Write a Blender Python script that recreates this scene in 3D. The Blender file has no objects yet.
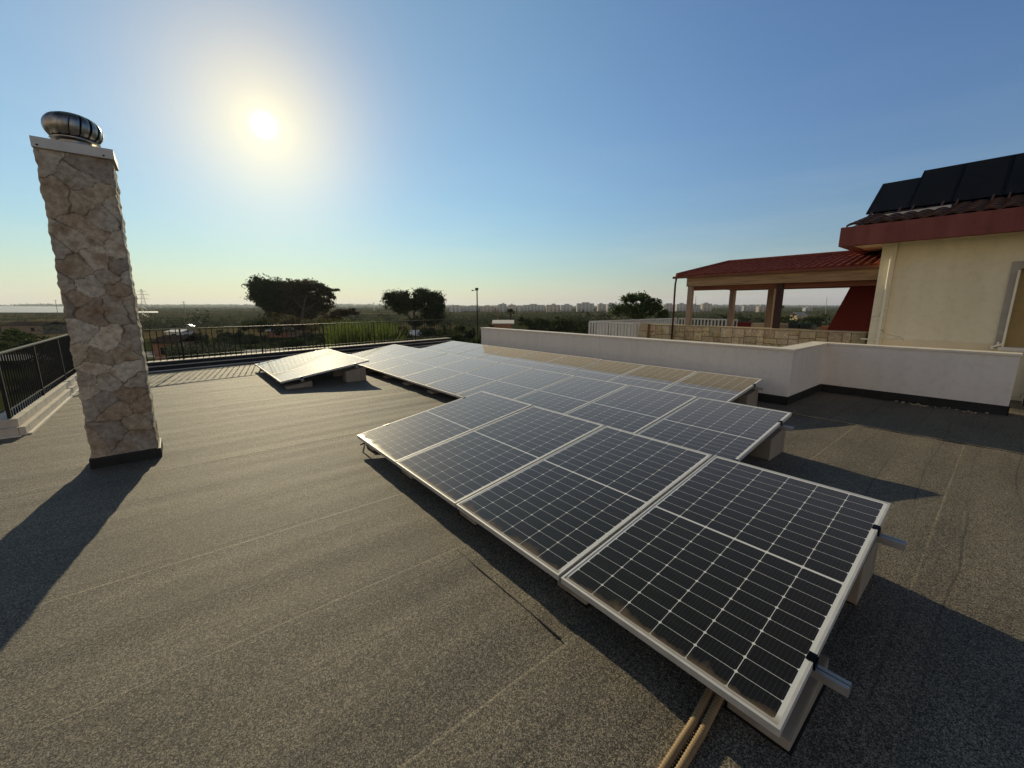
import bpy, bmesh, math, random
import numpy as np
from mathutils import Vector, Matrix
R = math.radians
random.seed(7)
rng = np.random.default_rng(11)
scene = bpy.context.scene
col = scene.collection

# ------------------------------------------------------------------ camera
CAMZ = 1.6
HEAD = R(39.415)            # camera heading, from +Y towards +X
PITCH = R(10.884)
FPX = 406.6
cam_d = bpy.data.cameras.new('camera')
cam_d.sensor_width = 36.0
cam_d.lens = FPX / 1024 * 36.0
cam_d.clip_start = 0.05
cam_d.clip_end = 30000
cam = bpy.data.objects.new('camera', cam_d)
col.objects.link(cam)
cam.location = (0, 0, CAMZ)
cam.rotation_euler = (R(90) - PITCH, 0, -HEAD)
scene.camera = cam

# ------------------------------------------------------------------ sky, sun, exposure
SUN_EL = R(19.12)
SUN_AZ = math.atan2(0.1715, 0.9291)      # from +Y towards +X
sun_dir = Vector((math.sin(SUN_AZ) * math.cos(SUN_EL), math.cos(SUN_AZ) * math.cos(SUN_EL), math.sin(SUN_EL)))
world = bpy.data.worlds.new('World')
scene.world = world
world.use_nodes = True
wt = world.node_tree
for n in list(wt.nodes):
    wt.nodes.remove(n)
wo = wt.nodes.new('ShaderNodeOutputWorld')
bg = wt.nodes.new('ShaderNodeBackground')
sky = wt.nodes.new('ShaderNodeTexSky')
sky.sky_type = 'NISHITA'
sky.sun_disc = False
sky.sun_elevation = SUN_EL
sky.sun_rotation = SUN_AZ
sky.altitude = 20
sky.air_density = 1.6
sky.dust_density = 0.0
sky.ozone_density = 3.0
bg.inputs['Strength'].default_value = 0.075
tint = wt.nodes.new('ShaderNodeMix'); tint.data_type = 'RGBA'; tint.blend_type = 'MULTIPLY'
tint.inputs['Factor'].default_value = 1.0
tint.inputs['B'].default_value = (0.84, 1.03, 1.47, 1)
wt.links.new(sky.outputs[0], tint.inputs['A'])
SKYCOL = tint.outputs['Result']
# the sun itself and the bright air round it, seen in the sky (at infinity, by direction)
tc = wt.nodes.new('ShaderNodeTexCoord')
dot = wt.nodes.new('ShaderNodeVectorMath'); dot.operation = 'DOT_PRODUCT'
nrm = wt.nodes.new('ShaderNodeVectorMath'); nrm.operation = 'NORMALIZE'
wt.links.new(tc.outputs['Generated'], nrm.inputs[0])
wt.links.new(nrm.outputs[0], dot.inputs[0])
dot.inputs[1].default_value = sun_dir
def wmath(op, a, b=None):
    n = wt.nodes.new('ShaderNodeMath'); n.operation = op
    for i, v in enumerate((a, b)):
        if v is None: continue
        if isinstance(v, (int, float)): n.inputs[i].default_value = v
        else: wt.links.new(v, n.inputs[i])
    return n.outputs[0]
cosv = wmath('MAXIMUM', dot.outputs['Value'], 0.0)
# unseen sky: dimmed overhead to darken shadows, warm low band added to light walls
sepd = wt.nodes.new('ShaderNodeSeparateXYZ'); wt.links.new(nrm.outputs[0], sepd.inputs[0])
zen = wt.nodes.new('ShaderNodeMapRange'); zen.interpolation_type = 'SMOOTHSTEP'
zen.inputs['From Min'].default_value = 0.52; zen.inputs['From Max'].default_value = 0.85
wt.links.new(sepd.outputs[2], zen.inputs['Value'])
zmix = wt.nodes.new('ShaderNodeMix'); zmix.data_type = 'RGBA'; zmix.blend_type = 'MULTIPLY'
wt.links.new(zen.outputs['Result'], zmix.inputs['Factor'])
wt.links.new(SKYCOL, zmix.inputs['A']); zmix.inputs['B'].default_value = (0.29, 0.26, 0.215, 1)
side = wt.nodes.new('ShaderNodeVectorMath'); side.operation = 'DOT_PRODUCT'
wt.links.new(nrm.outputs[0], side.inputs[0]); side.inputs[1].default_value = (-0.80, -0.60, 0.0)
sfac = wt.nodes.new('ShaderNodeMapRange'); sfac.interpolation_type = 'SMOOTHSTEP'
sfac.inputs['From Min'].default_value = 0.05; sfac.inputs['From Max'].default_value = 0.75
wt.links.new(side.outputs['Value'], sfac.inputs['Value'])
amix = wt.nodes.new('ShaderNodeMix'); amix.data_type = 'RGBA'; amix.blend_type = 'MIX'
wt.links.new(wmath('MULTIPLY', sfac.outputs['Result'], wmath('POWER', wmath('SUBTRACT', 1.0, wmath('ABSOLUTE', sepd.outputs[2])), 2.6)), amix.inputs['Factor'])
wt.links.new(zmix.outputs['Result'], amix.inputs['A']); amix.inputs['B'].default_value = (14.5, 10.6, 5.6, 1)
# thin high veils, strongest low in the sky
vmap = wt.nodes.new('ShaderNodeMapping'); vmap.inputs['Scale'].default_value = (1.6, 1.6, 13.0); vmap.inputs['Rotation'].default_value = (0.05, -0.08, 0)
wt.links.new(nrm.outputs[0], vmap.inputs['Vector'])
vn = wt.nodes.new('ShaderNodeTexNoise'); vn.inputs['Scale'].default_value = 1.7; vn.inputs['Detail'].default_value = 5; vn.inputs['Roughness'].default_value = 0.55
wt.links.new(vmap.outputs[0], vn.inputs['Vector'])
vr = wt.nodes.new('ShaderNodeMapRange'); vr.inputs['From Min'].default_value = 0.45; vr.inputs['From Max'].default_value = 0.75; vr.inputs['To Min'].default_value = 0.0; vr.inputs['To Max'].default_value = 0.35
wt.links.new(vn.outputs['Fac'], vr.inputs['Value'])
veil = wt.nodes.new('ShaderNodeMix'); veil.data_type = 'RGBA'; veil.blend_type = 'MIX'
wt.links.new(wmath('MULTIPLY', vr.outputs['Result'], wmath('POWER', wmath('SUBTRACT', 1.0, wmath('ABSOLUTE', sepd.outputs[2])), 7.0)), veil.inputs['Factor'])
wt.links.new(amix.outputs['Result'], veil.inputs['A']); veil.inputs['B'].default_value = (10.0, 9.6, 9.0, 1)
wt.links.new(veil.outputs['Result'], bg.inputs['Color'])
def lobe(power, r, g, b, s):
    e = wt.nodes.new('ShaderNodeBackground')
    e.inputs['Color'].default_value = (r, g, b, 1)
    wt.links.new(wmath('MULTIPLY', wmath('POWER', cosv, power), s), e.inputs['Strength'])
    return e.outputs[0]
disc_e = wt.nodes.new('ShaderNodeBackground')
disc_e.inputs['Color'].default_value = (1, 0.93, 0.74, 1)
wt.links.new(wmath('MULTIPLY', wmath('GREATER_THAN', cosv, math.cos(R(1.15))), 4.0), disc_e.inputs['Strength'])
cur = bg.outputs[0]
hor = wt.nodes.new('ShaderNodeBackground'); hor.inputs['Color'].default_value = (0.04, 0.08, 1, 1)   # pale air low over the horizon
wt.links.new(wmath('MULTIPLY', wmath('POWER', wmath('SUBTRACT', 1.0, wmath('ABSOLUTE', sepd.outputs[2])), 25.0), 0.22), hor.inputs['Strength'])
for sh in (lobe(4, 0.105, 0.149, 0.0, 1.0), lobe(25, 0.10, 0.01, 0.0, 1.0), lobe(80, 0.52, 0.33, 0.0, 1.0), lobe(300, 0.12, 0.11, 0.01, 1.0), lobe(1800, 1, 0.8, 0.35, 0.26), lobe(9000, 1, 0.95, 0.8, 1.0), disc_e.outputs[0], hor.outputs[0]):
    ad = wt.nodes.new('ShaderNodeAddShader')
    wt.links.new(cur, ad.inputs[0]); wt.links.new(sh, ad.inputs[1])
    cur = ad.outputs[0]
wt.links.new(cur, wo.inputs['Surface'])

sl = bpy.data.lights.new('sun', 'SUN')
sl.energy = 4.2
sl.angle = R(0.53)
sl.color = (1.0, 0.855, 0.56)
sun = bpy.data.objects.new('sun', sl)
col.objects.link(sun)
sun.rotation_euler = (-sun_dir).to_track_quat('-Z', 'Y').to_euler()
sun.location = (0, 0, 30)

vs = scene.view_settings
vs.view_transform = 'Standard'
vs.look = 'None'
vs.gamma = 1.0
vs.exposure = 0.0
vs.use_curve_mapping = False
scene.cycles.max_bounces = 6
scene.cycles.diffuse_bounces = 3
scene.cycles.glossy_bounces = 3
scene.cycles.transmission_bounces = 3
scene.cycles.volume_bounces = 0
scene.cycles.caustics_reflective = False
scene.cycles.caustics_refractive = False

# ------------------------------------------------------------------ helpers
FH = np.array([math.sin(HEAD), math.cos(HEAD), 0.0])
FR = np.array([math.cos(HEAD), -math.sin(HEAD), 0.0])
def ray(x, y):
    u = (x - 512) / FPX; v = (384 - y) / FPX
    cp, sp = math.cos(PITCH), math.sin(PITCH)
    fwd = FH * cp + np.array([0, 0, -sp]); up = FH * sp + np.array([0, 0, cp])
    return fwd + FR * u + up * v
def far(x, y, depth):
    """the point seen at photo position x, y at this many metres in front of the camera"""
    d = ray(x, y); t = depth / (d @ FH)
    P = np.array([0, 0, CAMZ]) + d * t
    return Vector(P)

def tag(o, label=None, cat=None, group=None, kind=None):
    if label: o['label'] = label
    if cat: o['category'] = cat
    if group: o['group'] = group
    if kind: o['kind'] = kind
    return o
def empty(name, loc, label=None, cat=None, group=None):
    o = bpy.data.objects.new(name, None)
    o.empty_display_size = 0.1
    col.objects.link(o); o.location = loc
    return tag(o, label, cat, group)
def wloc(o):
    v = Vector((0, 0, 0))
    while o is not None:
        v += o.location; o = o.parent
    return v
def kids(o):
    return [c for c in bpy.data.objects if c.parent == o]
def copy_tree(o, parent=None, kmap=None):
    c = o.copy(); col.objects.link(c)
    if parent: c.parent = parent
    for k in KIDS.get(o.name, []):
        copy_tree(bpy.data.objects[k], c)
    return c
KIDS = {}

class MB:
    def __init__(s): s.v = []; s.f = []
    def add(s, vs, fs):
        n = len(s.v); s.v += [tuple(p) for p in vs]; s.f += [tuple(i + n for i in f) for f in fs]; return s
    def box(s, x0, x1, y0, y1, z0, z1):
        return s.add([(x0,y0,z0),(x1,y0,z0),(x1,y1,z0),(x0,y1,z0),(x0,y0,z1),(x1,y0,z1),(x1,y1,z1),(x0,y1,z1)],
                     [(0,3,2,1),(4,5,6,7),(0,1,5,4),(1,2,6,5),(2,3,7,6),(3,0,4,7)])
    def obox(s, p, q, w, h, up=(0, 0, 1)):
        """a bar from p to q, w wide and h high, centred on the line"""
        p = Vector(p); q = Vector(q); d = (q - p).normalized(); u = Vector(up)
        r = d.cross(u).normalized(); u = r.cross(d).normalized()
        c = []
        for e in (p, q):
            for a, b in ((-1,-1),(1,-1),(1,1),(-1,1)):
                c.append(e + r * (a * w / 2) + u * (b * h / 2))
        return s.add(c, [(3,2,1,0),(4,5,6,7),(0,1,5,4),(1,2,6,5),(2,3,7,6),(3,0,4,7)])
    def tube(s, p, q, r0, r1=None, n=10, caps=True):
        p = Vector(p); q = Vector(q); r1 = r0 if r1 is None else r1
        d = (q - p).normalized(); a = d.orthogonal().normalized(); b = d.cross(a)
        vs = []
        for e, r in ((p, r0), (q, r1)):
            for i in range(n):
                t = 2 * math.pi * i / n
                vs.append(e + (a * math.cos(t) + b * math.sin(t)) * r)
        fs = [(i, (i + 1) % n, n + (i + 1) % n, n + i) for i in range(n)]
        if caps: fs += [tuple(range(n - 1, -1, -1)), tuple(range(n, 2 * n))]
        return s.add(vs, fs)
    def path(s, pts, rad, n=10):
        pts = [Vector(p) for p in pts]
        rings = []; vs = []; a = None
        for i, p in enumerate(pts):
            d = (pts[min(i + 1, len(pts) - 1)] - pts[max(i - 1, 0)]).normalized()
            if a is None: a = d.orthogonal().normalized()
            else: a = (a - d * a.dot(d)).normalized()
            b = d.cross(a); r = rad[i] if hasattr(rad, '__len__') else rad
            for k in range(n):
                t = 2 * math.pi * k / n
                vs.append(p + (a * math.cos(t) + b * math.sin(t)) * r)
        fs = []
        for i in range(len(pts) - 1):
            for k in range(n):
                fs.append((i*n+k, i*n+(k+1)%n, (i+1)*n+(k+1)%n, (i+1)*n+k))
        fs += [tuple(range(n - 1, -1, -1)), tuple(range((len(pts)-1)*n, len(pts)*n))]
        return s.add(vs, fs)
    def lathe(s, prof, n=24, c=(0, 0)):
        vs = []; fs = []
        for r, z in prof:
            for k in range(n):
                t = 2 * math.pi * k / n
                vs.append((c[0] + r * math.cos(t), c[1] + r * math.sin(t), z))
        for i in range(len(prof) - 1):
            for k in range(n):
                fs.append((i*n+k, i*n+(k+1)%n, (i+1)*n+(k+1)%n, (i+1)*n+k))
        fs += [tuple(range(n - 1, -1, -1)), tuple(range((len(prof)-1)*n, len(prof)*n))]
        return s.add(vs, fs)
    def prism(s, poly, axis, a0, a1):
        """extrude a 2-D outline along axis 'x','y' or 'z'"""
        def P(u, v, a): return {'x': (a, u, v), 'y': (u, a, v), 'z': (u, v, a)}[axis]
        n = len(poly)
        vs = [P(u, v, a0) for u, v in poly] + [P(u, v, a1) for u, v in poly]
        fs = [tuple(range(n)), tuple(range(2*n-1, n-1, -1))] + [(i, n+i, n+(i+1)%n, (i+1)%n) for i in range(n)]
        return s.add(vs, fs)
    def build(s, name, mat, parent=None, bevel=0.0, smooth=False, world=True):
        o0 = wloc(parent) if (parent and world) else Vector((0, 0, 0))
        me = bpy.data.meshes.new(name)
        me.from_pydata([tuple(Vector(p) - o0) for p in s.v], [], s.f)
        bm = bmesh.new(); bm.from_mesh(me)
        bmesh.ops.recalc_face_normals(bm, faces=bm.faces)
        if bevel > 0:
            es = [e for e in bm.edges if len(e.link_faces) == 2 and e.calc_face_angle(0) > 0.6]
            bmesh.ops.bevel(bm, geom=es, offset=bevel, segments=2, profile=0.7, affect='EDGES', clamp_overlap=True)
        bm.to_mesh(me); bm.free()
        if smooth:
            me.polygons.foreach_set('use_smooth', [True] * len(me.polygons))
        me.materials.append(mat)
        o = bpy.data.objects.new(name, me); col.objects.link(o)
        if parent:
            o.parent = parent; KIDS.setdefault(parent.name, []).append(o.name)
        return o

def np_mesh(name, verts, faces, mat, parent=None, smooth=False):
    """fast mesh from numpy verts (n,3) and quads/tris (m,k)"""
    verts = np.asarray(verts, dtype=np.float32); faces = np.asarray(faces, dtype=np.int32)
    if parent:
        verts = verts - np.array(wloc(parent), dtype=np.float32)
    me = bpy.data.meshes.new(name)
    k = faces.shape[1]; m = len(faces)
    me.vertices.add(len(verts)); me.vertices.foreach_set('co', verts.ravel())
    me.loops.add(m * k); me.loops.foreach_set('vertex_index', faces.ravel())
    me.polygons.add(m)
    me.polygons.foreach_set('loop_start', np.arange(m, dtype=np.int32) * k)
    me.polygons.foreach_set('loop_total', np.full(m, k, dtype=np.int32))
    if smooth: me.polygons.foreach_set('use_smooth', np.ones(m, dtype=bool))
    me.update(calc_edges=True); me.validate()
    me.materials.append(mat)
    o = bpy.data.objects.new(name, me); col.objects.link(o)
    if parent:
        o.parent = parent; KIDS.setdefault(parent.name, []).append(o.name)
    return o

# ---- materials
class NT:
    def __init__(s, name):
        s.m = bpy.data.materials.new(name); s.m.use_nodes = True
        s.t = s.m.node_tree; s.p = s.t.nodes['Principled BSDF']; s.out = s.t.nodes['Material Output']
    def n(s, kind, **kw):
        n = s.t.nodes.new(kind)
        for k, v in kw.items(): setattr(n, k, v)
        return n
    def link(s, a, b): s.t.links.new(a, b)
    def m_(s, op, a, b=None, c=None):
        n = s.n('ShaderNodeMath', operation=op)
        for i, v in enumerate((a, b, c)):
            if v is None: continue
            if isinstance(v, (int, float)): n.inputs[i].default_value = v
            else: s.link(v, n.inputs[i])
        return n.outputs[0]
    def coords(s, kind='Object'):
        return s.n('ShaderNodeTexCoord').outputs[kind]
    def mapping(s, vec, scale=(1,1,1), loc=(0,0,0), rot=(0,0,0)):
        n = s.n('ShaderNodeMapping')
        n.inputs['Scale'].default_value = scale; n.inputs['Location'].default_value = loc; n.inputs['Rotation'].default_value = rot
        s.link(vec, n.inputs['Vector']); return n.outputs[0]
    def noise(s, vec, scale, detail=4, rough=0.55):
        n = s.n('ShaderNodeTexNoise'); n.inputs['Scale'].default_value = scale
        n.inputs['Detail'].default_value = detail; n.inputs['Roughness'].default_value = rough
        s.link(vec, n.inputs['Vector']); return n.outputs['Fac']
    def ramp(s, fac, stops):
        n = s.n('ShaderNodeValToRGB'); e = n.color_ramp.elements
        while len(e) < len(stops): e.new(0.5)
        for i, (p, c) in enumerate(stops):
            e[i].position = p; e[i].color = (*c, 1) if len(c) == 3 else c
        s.link(fac, n.inputs[0]); return n.outputs['Color']
    def mix(s, fac, a, b, blend='MIX'):
        n = s.n('ShaderNodeMix', data_type='RGBA', blend_type=blend)
        for sock, v in ((n.inputs['Factor'], fac), (n.inputs['A'], a), (n.inputs['B'], b)):
            if isinstance(v, (int, float)): sock.default_value = v
            elif isinstance(v, tuple): sock.default_value = (*v, 1) if len(v) == 3 else v
            else: s.link(v, sock)
        return n.outputs['Result']
    def bump(s, h, strength, dist=0.01, prev=None):
        n = s.n('ShaderNodeBump'); n.inputs['Strength'].default_value = strength; n.inputs['Distance'].default_value = dist
        s.link(h, n.inputs['Height'])
        if prev is not None: s.link(prev, n.inputs['Normal'])
        s.link(n.outputs[0], s.p.inputs['Normal']); return n.outputs[0]
    def set(s, **kw):
        names = dict(base='Base Color', rough='Roughness', metal='Metallic', spec='Specular IOR Level', coat='Coat Weight', coatr='Coat Roughness')
        for k, v in kw.items():
            sock = s.p.inputs[names[k]]
            if isinstance(v, (int, float)): sock.default_value = v
            elif isinstance(v, tuple): sock.default_value = (*v, 1)
            else: s.link(v, sock)
        return s
def rough_mat(name, c, var=0.25, scale=3.0, rough=0.85, bumps=0.15, bscale=60, c2=None, spec=0.3, stretch=(1,1,1)):
    t = NT(name); v = t.mapping(t.coords(), stretch)
    f = t.noise(v, scale, 6, 0.6)
    lo = tuple(x * (1 - var) for x in c); hi = c2 if c2 else tuple(min(1, x * (1 + var)) for x in c)
    t.set(base=t.ramp(f, [(0.32, lo), (0.68, hi)]), rough=rough, spec=spec)
    if bumps: t.bump(t.noise(v, bscale, 4, 0.6), bumps, 0.01)
    return t.m

# membrane: grey mineral felt
def membrane_mat():
    t = NT('mineral_felt'); c = t.coords()
    def grains(scale):
        v = t.n('ShaderNodeTexVoronoi'); v.inputs['Scale'].default_value = scale; t.link(c, v.inputs['Vector'])
        sp = t.n('ShaderNodeSeparateColor'); t.link(v.outputs['Color'], sp.inputs[0]); return sp.outputs[0], v.outputs['Color']
    a, acol = grains(310); b, _ = grains(160)
    g2 = t.noise(c, 70, 4, 0.75)
    big = t.noise(t.mapping(c, (0.6, 1.2, 1)), 1.3, 7, 0.66)
    gr = t.m_('ADD', t.m_('ADD', t.m_('MULTIPLY', a, 0.52), t.m_('MULTIPLY', b, 0.26)), t.m_('ADD', t.m_('MULTIPLY', t.m_('SUBTRACT', g2, 0.5), 0.40), 0.11))
    base = t.ramp(gr, [(0.20, (0.020, 0.018, 0.014)), (0.50, (0.112, 0.100, 0.077)), (0.80, (0.43, 0.385, 0.295))])
    base = t.mix(0.10, base, acol, 'SOFT_LIGHT')
    base = t.mix(1.0, base, t.ramp(big, [(0.30, (0.62, 0.60, 0.59)), (0.70, (1.04, 1.01, 0.94))]), 'MULTIPLY')
    # long thin creases where the rolls have wrinkled, their shade and dirt painted in dark
    s_ = t.n('ShaderNodeSeparateXYZ'); t.link(c, s_.inputs[0])
    wob = t.noise(t.mapping(c, (0.5, 0.6, 1)), 0.8, 3, 0.45)
    fine = t.noise(t.mapping(c, (1, 0.4, 1)), 9, 2, 0.5)
    yy = t.m_('ADD', t.m_('ADD', s_.outputs[1], t.m_('MULTIPLY', wob, 0.24)), t.m_('MULTIPLY', fine, 0.007))
    fr = t.m_('FRACT', t.m_('DIVIDE', yy, 0.29)); d = t.m_('ABSOLUTE', t.m_('SUBTRACT', fr, 0.5))
    soft = t.n('ShaderNodeMapRange', interpolation_type='SMOOTHSTEP'); soft.inputs['From Min'].default_value = 0.0; soft.inputs['From Max'].default_value = 0.035
    soft.inputs['To Min'].default_value = 1.0; soft.inputs['To Max'].default_value = 0.0; t.link(d, soft.inputs['Value'])
    msk = t.m_('MULTIPLY', t.m_('SUBTRACT', t.noise(t.mapping(c, (0.4, 2.6, 1)), 1.1, 3, 0.5), 0.38), 5.0)
    msk.node.use_clamp = True
    crease = t.m_('MULTIPLY', soft.outputs['Result'], msk)
    base = t.mix(t.m_('MULTIPLY', crease, 0.55), base, (0.018, 0.016, 0.014))
    t.set(base=base, rough=0.75, spec=0.4)
    t.bump(gr, 0.5, 0.004, t.bump(crease, -0.8, 0.008))
    return t.m
M = {}
M['felt'] = membrane_mat()
M['upturn'] = rough_mat('bitumen_upturn', (0.018, 0.018, 0.018), 0.3, 6, 0.6, 0.25, 90)
M['white_wall'] = rough_mat('painted_render', (0.80, 0.75, 0.68), 0.06, 1.2, 0.9, 0.12, 140)
def plaster(name, c, c2, streak=0.16, crack=0.5):
    t = NT(name); v = t.coords()
    f = t.noise(v, 0.9, 6, 0.6)
    base = t.ramp(f, [(0.32, c), (0.68, c2)])
    stn = t.noise(t.mapping(v, (3.2, 3.2, 0.22)), 1.6, 5, 0.65)
    base = t.mix(1.0, base, t.ramp(stn, [(0.34, (1 - streak, 1 - streak * 1.08, 1 - streak * 1.2)), (0.58, (1.0, 1.0, 1.0))]), 'MULTIPLY')
    sp = t.noise(v, 9, 5, 0.7)
    base = t.mix(1.0, base, t.ramp(sp, [(0.28, (0.90, 0.89, 0.87)), (0.5, (1.0, 1.0, 1.0))]), 'MULTIPLY')
    vo = t.n('ShaderNodeTexVoronoi', feature='DISTANCE_TO_EDGE'); vo.inputs['Scale'].default_value = 0.75
    wv = t.n('ShaderNodeVectorMath', operation='ADD'); t.link(v, wv.inputs[0])
    nn = t.n('ShaderNodeTexNoise'); nn.inputs['Scale'].default_value = 3.0; nn.inputs['Detail'].default_value = 5; t.link(v, nn.inputs['Vector'])
    sc = t.n('ShaderNodeVectorMath', operation='SCALE'); sc.inputs['Scale'].default_value = 0.5; t.link(nn.outputs['Color'], sc.inputs[0]); t.link(sc.outputs[0], wv.inputs[1])
    t.link(wv.outputs[0], vo.inputs['Vector'])
    ck = t.m_('MULTIPLY', t.m_('MULTIPLY', t.m_('LESS_THAN', vo.outputs['Distance'], 0.0030), t.m_('GREATER_THAN', t.noise(v, 0.7, 2, 0.5), 0.56)), crack)
    base = t.mix(ck, base, (0.20, 0.17, 0.13))
    t.set(base=base, rough=0.92, spec=0.2)
    t.bump(t.noise(v, 120, 4, 0.6), 0.15, 0.01, t.bump(t.noise(v, 7, 4, 0.6), 0.10, 0.03))
    return t.m
M['white_wall'] = plaster('painted_render', (0.76, 0.71, 0.645), (0.81, 0.76, 0.69), 0.05, 0.0)
M['coping'] = rough_mat('coping_stone', (0.72, 0.66, 0.56), 0.10, 4, 0.7, 0.1, 60)
M['kerb'] = rough_mat('kerb_stone', (0.55, 0.49, 0.40), 0.18, 5, 0.75, 0.2, 50)
M['iron'] = rough_mat('black_iron', (0.011, 0.011, 0.011), 0.2, 8, 0.6, 0.05, 80, spec=0.3)
M['concrete'] = plaster('ballast_concrete', (0.25, 0.215, 0.165), (0.35, 0.305, 0.235), 0.25, 0.0)
M['yellow_wall'] = plaster('cream_render', (0.76, 0.68, 0.48), (0.83, 0.76, 0.57), 0.06, 0.6)
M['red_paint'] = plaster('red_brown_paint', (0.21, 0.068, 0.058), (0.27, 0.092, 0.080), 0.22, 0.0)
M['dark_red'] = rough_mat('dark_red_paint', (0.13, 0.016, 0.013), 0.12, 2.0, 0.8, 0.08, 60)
M['pipe_dark'] = rough_mat('dark_brown_paint', (0.035, 0.014, 0.012), 0.12, 2.0, 0.6, 0.05, 60)
M['timber'] = rough_mat('weathered_timber', (0.30, 0.19, 0.10), 0.3, 5, 0.75, 0.2, 30, stretch=(4, 0.4, 6))
M['timber_dark'] = rough_mat('stained_timber', (0.16, 0.055, 0.03), 0.3, 5, 0.7, 0.2, 30, stretch=(4, 0.4, 6))
M['post_wood'] = rough_mat('post_timber', (0.30, 0.22, 0.17), 0.3, 6, 0.8, 0.2, 30, stretch=(5, 5, 0.5))
M['white_metal'] = rough_mat('white_painted_metal', (0.62, 0.60, 0.55), 0.1, 5, 0.55, 0.05, 40)
M['grey_metal'] = rough_mat('grey_sheet_metal', (0.36, 0.33, 0.28), 0.1, 5, 0.5, 0.05, 40)
M['pipe'] = rough_mat('cream_pipe', (0.85, 0.79, 0.62), 0.06, 4, 0.5, 0.02, 40)
M['brick_far'] = rough_mat('terracotta_render', (0.33, 0.17, 0.10), 0.2, 3, 0.9, 0.15, 40)
M['tan'] = rough_mat('tan_render', (0.42, 0.33, 0.21), 0.12, 2, 0.9, 0.12, 60)
M['rubber'] = rough_mat('black_rubber', (0.01, 0.01, 0.01), 0.1, 4, 0.6, 0.05, 60)

def metal_mat(name, c, rough, metal=1.0, var=0.08):
    t = NT(name); v = t.coords()
    f = t.noise(v, 14, 4, 0.6)
    t.set(base=t.ramp(f, [(0.3, tuple(x*(1-var) for x in c)), (0.7, tuple(min(1, x*(1+var)) for x in c))]), metal=metal,
          rough=t.m_('ADD', t.m_('MULTIPLY', f, 0.2), rough - 0.1))
    return t.m
M['alu'] = metal_mat('anodised_aluminium', (0.62, 0.61, 0.58), 0.62, 0.45)
M['rail'] = metal_mat('mill_aluminium', (0.52, 0.51, 0.49), 0.5, 0.7)
M['steel'] = metal_mat('weathered_steel', (0.36, 0.335, 0.30), 0.38, var=0.4)
M['dark_frame'] = metal_mat('black_anodised', (0.02, 0.02, 0.022), 0.4)

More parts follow.
